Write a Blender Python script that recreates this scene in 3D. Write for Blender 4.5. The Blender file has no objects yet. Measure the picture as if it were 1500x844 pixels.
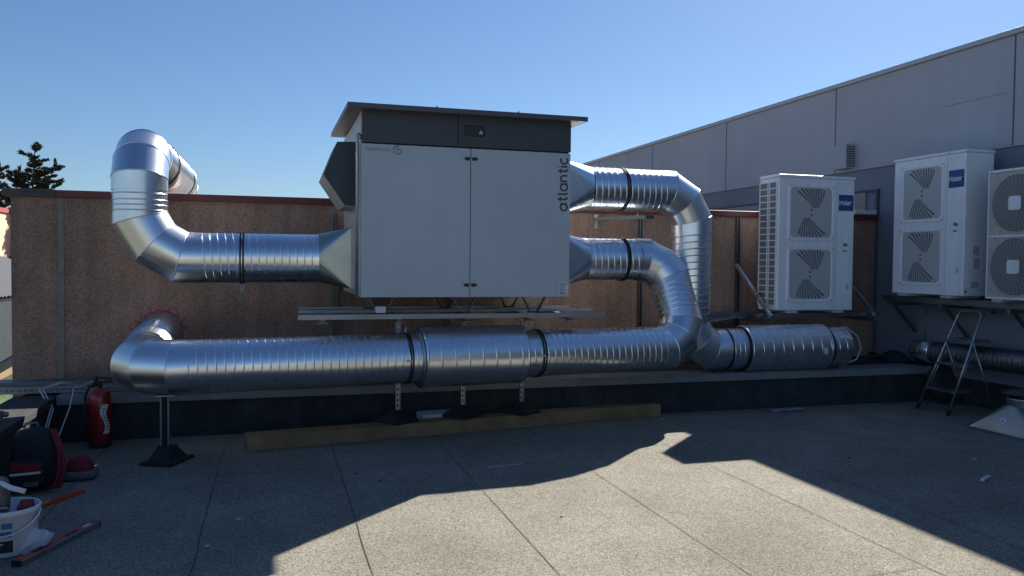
import bpy, bmesh, math, random
from mathutils import Vector as V, Matrix, Quaternion
random.seed(7)
sc = bpy.context.scene
COL = sc.collection
PI = math.pi
R_ = math.radians

# ------------------------------------------------------------------ camera
FPX = 1184.0
YAW, PIT, ROL, EYE = R_(16.5), R_(1.8), R_(.54), 1.6
_F = V((math.sin(YAW)*math.cos(PIT), math.cos(YAW)*math.cos(PIT), -math.sin(PIT)))
_R0 = V((math.cos(YAW), -math.sin(YAW), 0)); _U0 = _R0.cross(_F)
_R = _R0*math.cos(ROL)+_U0*math.sin(ROL); _U = _U0*math.cos(ROL)-_R0*math.sin(ROL)
cam = bpy.data.cameras.new('camera'); cam.sensor_width = 36; cam.lens = FPX*36/1500
cam.clip_end = 3000; cam.clip_start = .05
camo = bpy.data.objects.new('camera', cam); COL.objects.link(camo)
camo.matrix_world = Matrix(((_R.x, _U.x, -_F.x, 0), (_R.y, _U.y, -_F.y, 0), (_R.z, _U.z, -_F.z, EYE), (0, 0, 0, 1)))
sc.camera = camo

# ------------------------------------------------------------------ world and sun
SUN = V((.945, .915, 1.0)).normalized()          # towards the sun
el = math.asin(SUN.z); az = math.atan2(SUN.x, SUN.y)
w = bpy.data.worlds.new('World'); sc.world = w; w.use_nodes = True
nt = w.node_tree; nt.nodes.clear()
sky = nt.nodes.new('ShaderNodeTexSky'); sky.sky_type = 'NISHITA'; sky.sun_disc = False
sky.sun_elevation = el; sky.sun_rotation = az
sky.altitude = 100; sky.air_density = 1.05; sky.dust_density = .35; sky.ozone_density = 8.0
bg = nt.nodes.new('ShaderNodeBackground'); bg.inputs['Strength'].default_value = .05
wo = nt.nodes.new('ShaderNodeOutputWorld')
nt.links.new(sky.outputs[0], bg.inputs[0]); nt.links.new(bg.outputs[0], wo.inputs[0])
sl = bpy.data.lights.new('sun', 'SUN'); sl.energy = 5.0; sl.angle = R_(.53); sl.color = (1, .93, .82)
so = bpy.data.objects.new('sun', sl); COL.objects.link(so)
so.rotation_mode = 'QUATERNION'; so.rotation_quaternion = (-SUN).to_track_quat('-Z', 'Y')
so.location = SUN*30
vs = sc.view_settings
vs.view_transform = 'Standard'; vs.look = 'None'; vs.gamma = 1; vs.use_curve_mapping = False
vs.exposure = 1.05
sc.cycles.use_denoising = True
sc.cycles.sample_clamp_indirect = 6
sc.cycles.max_bounces = 8

# ------------------------------------------------------------------ materials
M = {}
def mat(name, col, rough=.6, metal=0.0, vary=0.0, scale=8.0, bump=0.0, bscale=None, speck=None, spec=.5, coat=0, detail=4, streak=None, stain=None):
    m = bpy.data.materials.new(name); m.use_nodes = True
    n = m.node_tree.nodes; L = m.node_tree.links
    b = n['Principled BSDF']
    b.inputs['Base Color'].default_value = (*col, 1)
    b.inputs['Roughness'].default_value = rough; b.inputs['Metallic'].default_value = metal
    b.inputs['Specular IOR Level'].default_value = spec
    b.inputs['Coat Weight'].default_value = coat
    tc = n.new('ShaderNodeTexCoord')
    out = None
    if vary:
        nz = n.new('ShaderNodeTexNoise'); nz.inputs['Scale'].default_value = scale; nz.inputs['Detail'].default_value = detail
        L.new(tc.outputs['Object'], nz.inputs['Vector'])
        cr = n.new('ShaderNodeValToRGB')
        lo = [max(0, c*(1-vary)) for c in col]; hi = [min(1, c*(1+vary)) for c in col]
        cr.color_ramp.elements[0].position = .3; cr.color_ramp.elements[1].position = .7
        cr.color_ramp.elements[0].color = (*lo, 1); cr.color_ramp.elements[1].color = (*hi, 1)
        L.new(nz.outputs['Fac'], cr.inputs['Fac']); out = cr.outputs['Color']
    if speck:                                     # (scale, low multiplier, high multiplier)
        s, a, c = speck
        vo = n.new('ShaderNodeTexVoronoi'); vo.inputs['Scale'].default_value = s
        L.new(tc.outputs['Object'], vo.inputs['Vector'])
        sep = n.new('ShaderNodeSeparateColor'); L.new(vo.outputs['Color'], sep.inputs[0])
        mr = n.new('ShaderNodeMapRange'); mr.inputs['To Min'].default_value = a; mr.inputs['To Max'].default_value = c
        L.new(sep.outputs[0], mr.inputs['Value'])
        mx = n.new('ShaderNodeMix'); mx.data_type = 'RGBA'; mx.blend_type = 'MULTIPLY'; mx.inputs[0].default_value = 1
        if out: L.new(out, mx.inputs[6])
        else: mx.inputs[6].default_value = (*col, 1)
        L.new(mr.outputs[0], mx.inputs[7]); out = mx.outputs[2]
    for kind, prm in (('streak', streak), ('stain', stain)):
        if not prm: continue                       # (amount, scale): soft marks with a shape of their own
        amt, s = prm
        mp = n.new('ShaderNodeMapping'); mp.inputs['Scale'].default_value = (s, s, s*.06) if kind == 'streak' else (s, s, s)
        L.new(tc.outputs['Object'], mp.inputs['Vector'])
        nz = n.new('ShaderNodeTexNoise'); nz.inputs['Scale'].default_value = 1; nz.inputs['Detail'].default_value = 6; nz.inputs['Roughness'].default_value = .65
        L.new(mp.outputs[0], nz.inputs['Vector'])
        mr = n.new('ShaderNodeMapRange'); mr.inputs['From Min'].default_value = .38; mr.inputs['From Max'].default_value = .68
        mr.inputs['To Min'].default_value = 1-amt; mr.inputs['To Max'].default_value = 1+amt
        L.new(nz.outputs['Fac'], mr.inputs['Value'])
        mx = n.new('ShaderNodeMix'); mx.data_type = 'RGBA'; mx.blend_type = 'MULTIPLY'; mx.inputs[0].default_value = 1
        if out: L.new(out, mx.inputs[6])
        else: mx.inputs[6].default_value = (*col, 1)
        L.new(mr.outputs[0], mx.inputs[7]); out = mx.outputs[2]
    if out: L.new(out, b.inputs['Base Color'])
    if bump:
        nb = n.new('ShaderNodeTexNoise'); nb.inputs['Scale'].default_value = bscale or scale; nb.inputs['Detail'].default_value = 3
        L.new(tc.outputs['Object'], nb.inputs['Vector'])
        bp = n.new('ShaderNodeBump'); bp.inputs['Strength'].default_value = bump; bp.inputs['Distance'].default_value = .01
        L.new(nb.outputs['Fac'], bp.inputs['Height']); L.new(bp.outputs[0], b.inputs['Normal'])
    M[name] = m; return m

def galv(name, col=(.60, .62, .65), rough=.27, bump=.02, bscale=5):
    m = mat(name, col, rough, 1.0, bump=bump, bscale=bscale)
    n = m.node_tree.nodes; L = m.node_tree.links; b = n['Principled BSDF']
    tc = [x for x in n if x.type == 'TEX_COORD'][0]
    nz = n.new('ShaderNodeTexNoise'); nz.inputs['Scale'].default_value = 2.2; nz.inputs['Detail'].default_value = 4
    L.new(tc.outputs['Object'], nz.inputs['Vector'])
    m2 = n.new('ShaderNodeMapRange'); m2.inputs['From Min'].default_value = .3; m2.inputs['From Max'].default_value = .75
    m2.inputs['To Min'].default_value = rough-.03; m2.inputs['To Max'].default_value = rough+.07
    L.new(nz.outputs['Fac'], m2.inputs['Value']); L.new(m2.outputs[0], b.inputs['Roughness'])
    m3 = n.new('ShaderNodeMapRange'); m3.inputs['From Min'].default_value = .3; m3.inputs['From Max'].default_value = .7
    m3.inputs['To Min'].default_value = 1.05; m3.inputs['To Max'].default_value = .9
    L.new(nz.outputs['Fac'], m3.inputs['Value'])
    mx = n.new('ShaderNodeMix'); mx.data_type = 'RGBA'; mx.blend_type = 'MULTIPLY'; mx.inputs[0].default_value = 1
    mx.inputs[6].default_value = (*col, 1); L.new(m3.outputs[0], mx.inputs[7]); L.new(mx.outputs[2], b.inputs['Base Color'])
    return m
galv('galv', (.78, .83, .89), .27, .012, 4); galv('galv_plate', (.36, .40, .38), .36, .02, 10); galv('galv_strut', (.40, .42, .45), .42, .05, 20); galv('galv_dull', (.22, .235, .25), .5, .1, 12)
galv('galv_rack', (.30, .32, .35), .5, .05, 20)
mat('rubber', (.012, .012, .013), .7)
mat('rubber_foot', (.016, .016, .018), .75, vary=.3, scale=30, bump=.1, bscale=90)
mat('door_paint', (.39, .46, .54), .42, vary=.02, scale=1.5, streak=(.018, 7), stain=(.035, 2.2))
mat('band_paint', (0.0356, 0.0466, 0.0617), .4, vary=.08, scale=3)
mat('ahu_roof', (0.0685, 0.0754, 0.0891), .45, vary=.08, scale=3)
mat('ahu_side', (0.411, 0.4384, 0.4795), .45)
mat('hood_paint', (.026, .036, .05), .45, vary=.15, scale=5)
mat('hood_under_lit', (.36, .39, .38), .5, vary=.1, scale=6)  # same hood paint, lightened: bounce light from below put into the colour
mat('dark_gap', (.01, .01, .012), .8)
mat('handle_black', (.012, .013, .015), .35)
mat('ink', (0.0411, 0.0521, 0.0712), .5)
mat('ink_faint', (0.1028, 0.1233, 0.1576), .5)
mat('label_white', (0.5754, 0.6165, 0.685), .5)
mat('unit_white', (.74, .79, .85), .42, vary=.03, scale=2, streak=(.05, 14))
mat('unit_panel', (.44, .465, .48), .5)
mat('unit_slot', (.12, .135, .145), .6)
mat('unit_old', (0.4384, 0.4384, 0.4247), .5, vary=.06, scale=4)
mat('coil', (.15, .165, .175), .5, vary=.4, scale=90)
mat('badge_blue', (.02, .055, .24), .35)
mat('badge_white', (.75, .77, .8), .4)
mat('wood', (.29, .185, .085), .7, vary=.25, scale=5, bump=.15, bscale=40, stain=(.2, 3))
mat('floor', (.235, .224, .188), .92, vary=.13, scale=.9, detail=7, bump=.6, bscale=330, speck=(150, .5, 1.6), spec=.2, stain=(.12, 1.7))
mat('seam', (.065, .062, .054), .9)
mat('membrane', (.038, .041, .045), .85, vary=.2, scale=5, bump=.15, bscale=60, speck=(240, .7, 1.3), streak=(.25, 4), stain=(.25, 1.3))
mat('flashing', (.21, .22, .225), .55, .0, vary=.12, scale=6)
mat('pebble', (.32, .214, .168), .9, vary=.14, scale=2.2, bump=.6, bscale=120, speck=(125, .62, 1.4), spec=.3, streak=(.16, 5), stain=(.14, .8))
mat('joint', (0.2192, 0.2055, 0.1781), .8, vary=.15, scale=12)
mat('coping', (.13, .024, .032), .45, vary=.2, scale=6)
mat('coping_end', (0.0617, 0.0521, 0.0493), .6, vary=.3, scale=9)
mat('foam', (0.4658, 0.1644, 0.1507), .9, vary=.25, scale=40, bump=.5, bscale=50)
mat('cladding', (.37, .405, .47), .7, vary=.04, scale=1.2, bump=.06, bscale=14, detail=6, streak=(.025, 5), stain=(.04, .7))
mat('clad_joint', (.10, .105, .12), .8)
mat('lower_wall', (.19, .22, .275), .8, vary=.08, scale=1.4)
mat('lower_light', (0.3014, 0.3014, 0.3014), .8, vary=.05, scale=2)
mat('cap_metal', (0.411, 0.4384, 0.4658), .4, .3)
mat('sill_white', (.8, .8, .78), .4)
mat('ext_red', (.27, .006, .009), .28, coat=.4)
mat('lbl_white', (.7, .7, .66), .5)
mat('bag_black', (0.0123, 0.0137, 0.0178), .8, bump=.3, bscale=60)
mat('bag_red', (0.1918, 0.011, 0.0192), .75)
mat('reflective', (.7, .72, .74), .4)
mat('bucket', (0.685, 0.7124, 0.7672), .35)
mat('ink_navy', (.015, .02, .04), .5)
mat('ink_blue', (.03, .14, .42), .5)
mat('plastic', (0.5754, 0.6165, 0.685), .25)
mat('level_red', (0.411, 0.048, 0.0411), .4)
mat('level_orange', (0.5754, 0.0685, 0.0343), .4)
mat('vial', (.45, .75, .12), .2)
mat('alu', (.34, .36, .38), .35, .9)
mat('tool_grey', (.10, .11, .12), .5, vary=.3, scale=20)
mat('cable_white', (.55, .56, .58), .5)
mat('block_white', (0.4521, 0.5069, 0.5754), .7)
mat('sheet_blue', (.42, .46, .54), .5, .3)
mat('trunk', (.06, .04, .028), .9, vary=.3, scale=12, bump=.4, bscale=30)
mat('needles', (.028, .05, .026), .8, vary=.45, scale=2.5)
mat('needles_b', (.036, .052, .03), .8, vary=.45, scale=2.5)
mat('salmon', (0.8494, 0.4932, 0.3562), .85, vary=.06, scale=3)
mat('coping_rose', (.35, .08, .07), .6)
mat('corrugated', (.11, .12, .14), .9, spec=.1)
mat('beige', (.26, .19, .11), .8, vary=.1, scale=2)
mat('tarp', (.06, .16, .33), .55, vary=.2, scale=4)
mat('hedge', (.03, .06, .015), .85, vary=.4, scale=6, bump=1, bscale=12)
mat('land', (.14, .14, .10), .95, vary=.35, scale=.08, detail=8)
mat('tan_wall', (.40, .36, .28), .85, vary=.1, scale=1.5)
mat('gravel_roof', (.22, .21, .20), .9, vary=.2, scale=4)

# ------------------------------------------------------------------ object helpers
def tag(o, label=None, cat=None, group=None, kind=None):
    if label: o['label'] = label
    if cat: o['category'] = cat
    if group: o['group'] = group
    if kind: o['kind'] = kind
    return o
def thing(name, label, cat, loc=(0, 0, 0), group=None):
    o = bpy.data.objects.new(name, None); o.empty_display_size = .1
    COL.objects.link(o); o.location = loc
    return tag(o, label, cat, group)

class MB:
    def __init__(s): s.bm = bmesh.new()
    def face(s, pts, smooth=False):
        f = s.bm.faces.new([s.bm.verts.new(p) for p in pts]); f.smooth = smooth; return f
    def box(s, x0, x1, y0, y1, z0, z1, bev=0.0, seg=2):
        return s.obox(((x0+x1)/2, (y0+y1)/2, (z0+z1)/2), (abs(x1-x0), abs(y1-y0), abs(z1-z0)), None, bev, seg)
    def obox(s, c, size, rot=None, bev=0.0, seg=2):
        r = bmesh.ops.create_cube(s.bm, size=1)
        mt = Matrix.Translation(c) @ (rot.to_4x4() if rot is not None else Matrix()) @ Matrix.Diagonal((*size, 1))
        bmesh.ops.transform(s.bm, matrix=mt, verts=r['verts'])
        if bev:
            es = list({e for v in r['verts'] for e in v.link_edges})
            bmesh.ops.bevel(s.bm, geom=es, offset=bev, segments=seg, affect='EDGES', profile=.5)
        return s
    def bar(s, p0, p1, a, b, up=(0, 0, 1), bev=0.0):
        p0, p1 = V(p0), V(p1); d = (p1-p0); L = d.length; d.normalize()
        u = V(up); x = u.cross(d)
        if x.length < 1e-4: x = V((1, 0, 0)).cross(d)
        x.normalize(); y = d.cross(x)
        rot = Matrix((x, y, d)).transposed()
        return s.obox((p0+p1)/2, (a, b, L), rot, bev)
    def tube(s, pts, r, n=10, caps=True, smooth=True):
        pts = [V(p) for p in pts]; rs = r if isinstance(r, (list, tuple)) else [r]*len(pts)
        rings = []; prev = None
        for i, p in enumerate(pts):
            d = ((pts[min(i+1, len(pts)-1)]-pts[max(i-1, 0)])).normalized()
            if prev is None:
                u = d.cross(V((0, 0, 1)))
                if u.length < 1e-3: u = d.cross(V((1, 0, 0)))
            else: u = prev - d*prev.dot(d)
            u.normalize(); prev = u; v = d.cross(u)
            rings.append([s.bm.verts.new(p+rs[i]*(math.cos(2*PI*k/n)*u+math.sin(2*PI*k/n)*v)) for k in range(n)])
        for a, b in zip(rings, rings[1:]):
            for k in range(n):
                f = s.bm.faces.new((a[k], a[(k+1) % n], b[(k+1) % n], b[k])); f.smooth = smooth
        if caps:
            s.bm.faces.new(rings[0][::-1]); s.bm.faces.new(rings[-1])
        return s
    def lathe(s, prof, c=(0, 0, 0), n=32, axis=None, smooth=True):
        """prof: (radius, height) pairs about +Z, or about the given axis"""
        c = V(c); q = V((0, 0, 1)).rotation_difference(V(axis)) if axis is not None else Quaternion()
        rings = []
        for r, h in prof:
            rings.append([s.bm.verts.new(c+q @ V((r*math.cos(2*PI*k/n), r*math.sin(2*PI*k/n), h))) for k in range(n)])
        for a, b in zip(rings, rings[1:]):
            for k in range(n):
                f = s.bm.faces.new((a[k], a[(k+1) % n], b[(k+1) % n], b[k])); f.smooth = smooth
        return s
    def prism(s, poly, o, ux, uy, depth):
        """2-D polygon in the plane (ux, uy) at o, extruded along ux x uy by depth"""
        o, ux, uy = V(o), V(ux), V(uy); nn = ux.cross(uy).normalized()*depth
        a = [s.bm.verts.new(o+ux*x+uy*y) for x, y in poly]; b = [s.bm.verts.new(v.co+nn) for v in a]
        s.bm.faces.new(a[::-1]); s.bm.faces.new(b)
        for i in range(len(a)):
            j = (i+1) % len(a); s.bm.faces.new((a[i], a[j], b[j], b[i]))
        return s
    def build(s, name, m, parent=None, fix=True):
        if fix: bmesh.ops.recalc_face_normals(s.bm, faces=s.bm.faces)
        me = bpy.data.meshes.new(name); s.bm.to_mesh(me); s.bm.free()
        me.materials.append(m if not isinstance(m, str) else M[m])
        o = bpy.data.objects.new(name, me); COL.objects.link(o)
        if parent is not None:
            o.parent = parent
            if parent.type == 'EMPTY': o.matrix_parent_inverse = Matrix.Translation(-V(parent.location))
        return o

# strokes: simple geometric lettering
def arc(cx, cy, r, a0, a1, n=14, ry=None):
    ry = ry or r
    return [(cx+r*math.cos(R_(a0+(a1-a0)*i/n)), cy+ry*math.sin(R_(a0+(a1-a0)*i/n))) for i in range(n+1)]
GL = {
 'a': ([arc(.5, .5, .5, 0, 360, 24), [(1, 0), (1, 1)]], 1.38),
 't': ([[(.3, 1.42), (.3, .3)]+arc(.6, .3, .3, 180, 270, 6), [(0, 1), (.62, 1)]], .95),
 'l': ([[(.1, 1.45), (.1, .25)]+arc(.33, .25, .23, 180, 270, 5)], .62),
 'n': ([[(0, 0), (0, 1)], arc(.42, .56, .42, 170, 0, 12)+[(.84, 0)]], 1.22),
 'i': ([[(0, 0), (0, 1)], [(0, 1.3), (0, 1.48)]], .4),
 'c': ([arc(.5, .5, .5, 50, 310, 20)], 1.15),
 'e': ([[(0.02, .5), (1, .5)]+arc(.5, .5, .5, 0, 310, 22)], 1.3),
 'r': ([[(0, 0), (0, 1)], arc(.45, .55, .45, 175, 70, 8)], .78),
 'o': ([arc(.5, .5, .5, 0, 360, 24)], 1.36),
 'S': ([arc(.5, 1.07, .38, 40, 250, 12, .36)+arc(.5, .36, .4, 80, -140, 12, .36)], 1.2),
 'H': ([[(0, 0), (0, 1.42)], [(1, 0), (1, 1.42)], [(0, .72), (1, .72)]], 1.42),
}
def ribbon(mb, pl, wd, o, ux, uy, dep):
    nrm = ux.cross(uy).normalized()
    P = [V((x, y)) for x, y in pl]; L, Rr = [], []
    for i, p in enumerate(P):
        a = (P[i]-P[i-1]).normalized() if i else None
        b = (P[i+1]-P[i]).normalized() if i < len(P)-1 else None
        if a is None: d = b; m = 1
        elif b is None: d = a; m = 1
        else:
            d = (a+b).normalized(); m = 1/max(.5, d.dot(a))
        nn = V((-d.y, d.x))*wd*.5*m
        L.append(p+nn); Rr.append(p-nn)
    def w3(p, h): return o+ux*p.x+uy*p.y+nrm*h
    for i in range(len(P)-1):
        q = (Rr[i], Rr[i+1], L[i+1], L[i])
        mb.face([w3(p, dep) for p in q])
        mb.face([w3(L[i], dep), w3(L[i+1], dep), w3(L[i+1], 0), w3(L[i], 0)])
        mb.face([w3(Rr[i+1], dep), w3(Rr[i], dep), w3(Rr[i], 0), w3(Rr[i+1], 0)])
def text(mb, s, o, ux, uy, h, wd=.2, dep=.002, squash=1.0):
    """o: left end of the baseline, h: x-height"""
    o, ux, uy = V(o), V(ux)*h*squash, V(uy)*h; x = 0
    n = V(ux).cross(V(uy)).normalized()
    for k, ch in enumerate(s):
        if ch == ' ': x += .8; continue
        st, adv = GL[ch]
        for j, pl in enumerate(st): ribbon(mb, [(px+x, py) for px, py in pl], wd, o+n*.0002*j, ux, uy, dep)
        x += adv
    return x*h*squash

# ------------------------------------------------------------------ ducts
def frame(d):
    d = V(d).normalized(); u = d.cross(V((0, 0, 1)))
    if u.length < 1e-3: u = d.cross(V((0, 1, 0)))
    u.normalize(); return d, u, d.cross(u)
def spiral_pipe(p0, p1, r, pitch=.13, rib=.003, minor=1.0, n=72):
    mb = MB(); p0, p1 = V(p0), V(p1); d, u, v = frame(p1-p0); L = (p1-p0).length
    offs = [(0, 0), (.004, 0), (.0062, rib), (.0088, rib), (.011, 0), (.016, 0)]
    if minor: offs += [(x+pitch/2, h*minor) for x, h in offs]
    lv = []
    k = -2
    while (k)*pitch < L+pitch:
        lv += [(k*pitch+x, h) for x, h in offs]; k += 1
    grid = []
    for s, h in lv:
        row = []
        for j in range(n+1):
            th = 2*PI*j/n; z = s+pitch*th/(2*PI)
            zz = min(max(z, 0), L); hh = h if 0 < z < L else 0
            row.append(mb.bm.verts.new(p0+d*zz+(r+hh)*(math.cos(th)*u+math.sin(th)*v)))
        grid.append(row)
    for a, b in zip(grid, grid[1:]):
        for j in range(n):
            if (a[j].co-b[j].co).length < 1e-6 and (a[j+1].co-b[j+1].co).length < 1e-6: continue
            f = mb.bm.faces.new((a[j], a[j+1], b[j+1], b[j])); f.smooth = True
    bmesh.ops.remove_doubles(mb.bm, verts=mb.bm.verts, dist=1e-5)
    return mb
def seam_ring(mb, c, nrm, r, wdt=.005, h=.004, n=64, pl=None):
    mb.lathe([(r-.002, -wdt), (r+h, -wdt*.6), (r+h, wdt*.6), (r-.002, wdt)], c, n, nrm)
def bend_joints(p0, pc, p1, R, m):
    """joints of a gored elbow turning from p0->pc to pc->p1"""
    p0, pc, p1 = V(p0), V(pc), V(p1); a = (pc-p0).normalized(); b = (p1-pc).normalized()
    phi = a.angle(b); t = R*math.tan(phi/2); s = pc-a*t
    nn = (b-a*b.dot(a)).normalized(); cen = s+nn*R; dl = phi/m; RR = R/math.cos(dl/2)
    J = [cen+RR*(-nn*math.cos((k+.5)*dl)+a*math.sin((k+.5)*dl)) for k in range(m)]
    return s, J, pc+b*t
def gored(pts, r, n=64, ridge=.004, flare=.0015):
    """mitred segments through pts; every gore has its own rings so that the joints stay crisp"""
    mb = MB(); pts = [V(p) for p in pts]; ds = [(b-a).normalized() for a, b in zip(pts, pts[1:])]
    d, u, v = frame(ds[0])
    for i, d in enumerate(ds):
        if i:
            q = ds[i-1].rotation_difference(d); u = q @ u; v = q @ v
        def ring(p, pn, rr):
            out = []
            for k in range(n):
                th = 2*PI*k/n; b = p+rr*(math.cos(th)*u+math.sin(th)*v)
                out.append(b+d*((p-b).dot(pn)/d.dot(pn)))
            return out
        n0 = (ds[i-1]+d).normalized() if i else d
        n1 = (d+ds[i+1]).normalized() if i < len(ds)-1 else d
        A, B = ring(pts[i], n0, r+(i % 2)*flare), ring(pts[i+1], n1, r+(i % 2)*flare)
        a = [mb.bm.verts.new(p) for p in A]; b = [mb.bm.verts.new(p) for p in B]
        for k in range(n):
            f = mb.bm.faces.new((a[k], a[(k+1) % n], b[(k+1) % n], b[k])); f.smooth = True
        if ridge and i < len(ds)-1:                      # standing seam on the mitre
            rows = []
            for off, hh in ((-.006, -.001), (-.003, ridge), (.003, ridge), (.006, -.001)):
                RR = ring(pts[i+1], n1, r+hh); rows.append([mb.bm.verts.new(p+n1*off) for p in RR])
            for x, y in zip(rows, rows[1:]):
                for k in range(n):
                    f = mb.bm.faces.new((x[k], x[(k+1) % n], y[(k+1) % n], y[k])); f.smooth = True
    return mb
def band_ring(c, ax, r, wd=.014, h=.009, n=48):
    mb = MB(); mb.lathe([(r-.001, -wd/2), (r+h, -wd/2), (r+h, wd/2), (r-.001, wd/2)], c, n, ax, smooth=False); return mb
def transition(x0, x1, yc, hw, z0, z1, cz, r, sgn):
    """rectangle flange at x0 to circle at x1 (along X)"""
    mb = MB(); n = 32; yw = hw
    cor = [V((x0, yc-yw, z0)), V((x0, yc+yw, z0)), V((x0, yc+yw, z1)), V((x0, yc-yw, z1))]
    ang = [225, 315, 45, 135]                            # (y,z) angle of each corner
    def cp(a): return V((x1, yc+r*math.cos(R_(a)), cz+r*math.sin(R_(a))))
    for k in range(4):
        a0 = ang[k]-45
        for j in range(8):
            mb.face([cor[k], cp(a0+90*j/8), cp(a0+90*(j+1)/8)])
        mb.face([cor[k], cp(a0+90), cor[(k+1) % 4]])
    bmesh.ops.remove_doubles(mb.bm, verts=mb.bm.verts, dist=1e-5)
    return mb
def slotted(mb, p, ux, up, L, wd=.041, dep=.03, pitch=.05, sl=.028, sw=.014):
    """slotted channel starting at p, running along `up`, face towards ux x up's back; real openings"""
    p, ux, up = V(p), V(ux).normalized(), V(up).normalized(); nn = ux.cross(up)
    rot = Matrix((ux, nn, up)).transposed(); t = .0025
    for sgn in (-1, 1):
        s_ = (wd-sw)/2
        mb.obox(p+ux*sgn*(sw/2+s_/2)+up*L/2, (s_, t, L), rot)
        mb.obox(p+ux*sgn*(wd/2-t/2)-nn*dep/2*-1+up*L/2, (t*.98, dep, L*.999), rot)
    k = 0
    while k*pitch < L:
        a = k*pitch+sl/2 if k else 0; 
        a = k*pitch; b = min(a+pitch-sl, L)
        mb.obox(p+up*(a+b)/2, (sw*.999, t*.9, b-a), rot); k += 1
def cchannel(mb, x, y, z0, z1, wd=.045, dep=.045):
    mb.box(x-wd/2, x+wd/2, y-.003, y, z0, z1)
    for s in (-1, 1):
        mb.box(x+s*(wd/2-.0015)-.0015, x+s*(wd/2-.0015)+.0015, y-dep, y-.0032, z0, z1)
        a = x+s*(wd/2); b = x+s*(wd/2-.011)
        mb.box(min(a, b), max(a, b), y-dep-.0026, y-dep-.0002, z0, z1)

# ================================================================== SETTING
def struct(o): o['kind'] = 'structure'; return o
mb = MB(); mb.box(-900, 900, -900, 900, -5.3, -5); struct(mb.build('ground', 'land'))
mb = MB(); mb.box(-1.82, 7.86, -7.5, 7.8, -.3, 0); struct(mb.build('roof_floor', 'floor'))
mb = MB()
def wob(a, b, w_=.0055):
    a, b = V(a), V(b); d = (b-a); L = d.length; d.normalize(); n_ = V((-d.y, d.x, 0)); k = max(2, int(L/.25)); P = []
    for i in range(k+1): P.append(a+d*L*i/k+n_*random.uniform(-.004, .004))
    for p, q in zip(P, P[1:]):
        ww = w_*random.uniform(.6, 1.1)
        mb.face([p-n_*ww/2, q-n_*ww/2, q+n_*ww/2, p+n_*ww/2])
for x in (-1.35, -.4, .49, 1.41, 2.36, 3.34, 4.08, 5.1, 6.05, 7.0): wob((x, -7.4, .004), (x, 7.72, .004))
for x0, x1, y in ((4.1, 5.1, 4.17), (2.36, 3.34, 3.4), (.49, 1.41, 1.6), (5.1, 6.05, 6.2), (-.4, .49, 6.3), (3.34, 4.08, .3)): wob((x0+.01, y, .004), (x1-.01, y+.05, .004))
struct(mb.build('roof_seams', 'seam', fix=False))

# parapet round the roof: upstand, flashing and copings
t = thing('roof_parapet', 'low dark upstand with pale metal rim along the brown wall and left roof edge', 'parapet', (-1.8, 7.8, 0))
mb = MB(); mb.box(-2.1, 7.74, 7.8, 9.0, -.3, .395); mb.build('upstand', 'membrane', t)
mb = MB(); mb.box(-2.1, -1.83, -7.5, 7.797, -.3, .33); mb.build('upstand', 'membrane', t)
mb = MB(); mb.box(-1.79, 7.735, 7.765, 7.795, .33, .40, .004); mb.box(-1.79, 7.735, 7.768, 8.1, .402, .41); mb.build('rim_flashing', 'flashing', t)
mb = MB(); mb.box(-2.15, -1.8, -7.5, 7.9, .335, .40, .006); mb.build('coping', 'membrane', t)
mb = MB(); mb.box(-2.1, 7.86, -7.8, -7.52, -.3, .5); mb.build('upstand', 'tan_wall', t)

# ------------------------------------------------------------------ brown pebble-dash wall
WY = 9.0
t = thing('boundary_wall', 'brown pebble dash panel wall with dark red metal coping behind the ducts', 'wall', (-2.46, WY, 0))
mb = MB(); mb.box(-2.46, 7.72, WY, WY+.2, -5, 2.21); mb.build('panel', 'pebble', t)
mb = MB(); mb.box(-2.05, 7.72, WY-.05, WY+.25, 2.205, 2.275, .004); mb.build('coping', 'coping', t)
mb = MB(); mb.box(-2.52, -2.053, WY-.05, WY+.25, 2.203, 2.28, .004); mb.build('coping', 'coping_end', t)
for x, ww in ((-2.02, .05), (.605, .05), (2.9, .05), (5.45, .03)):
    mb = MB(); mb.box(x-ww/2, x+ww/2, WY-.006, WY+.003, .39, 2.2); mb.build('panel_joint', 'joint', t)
mb = MB(); mb.box(7.62, 7.665, WY-.012, WY+.004, .39, .95); mb.build('sun_gap_strip', 'joint', t)  # pale strip painted in for sunlight coming through the wall-end gap
# foam round the duct hole
mb = MB()
for k in range(70):
    a = R_(random.gauss(95, 55)); rr = .235+abs(random.gauss(0, .016))
    c = V((-1.108+rr*math.cos(a), WY-random.uniform(0, .02), .845+rr*math.sin(a)))
    r = bmesh.ops.create_icosphere(mb.bm, subdivisions=2, radius=random.uniform(.007, .024), matrix=Matrix.Translation(c) @ Matrix.Diagonal((random.uniform(.7, 1.6), .7, random.uniform(.6, 1.3), 1)))
    for v in r['verts']: v.co += V([random.uniform(-.0035, .0035) for _ in range(3)])
for f in mb.bm.faces: f.smooth = True
mb.build('foam_seal', 'foam', t)
# flat roof room behind the wall
t = thing('rear_building', 'low flat roofed block hidden behind the brown pebble dash wall', 'building', (0, 12, -5))
mb = MB(); mb.box(-2.44, 7.7, WY+.21, 16, -5, 1.95); mb.build('wall', 'tan_wall', t)
mb = MB(); mb.box(-2.45, 7.71, WY+.208, 16.02, 1.952, 2.02); mb.build('roof', 'gravel_roof', t)

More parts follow.
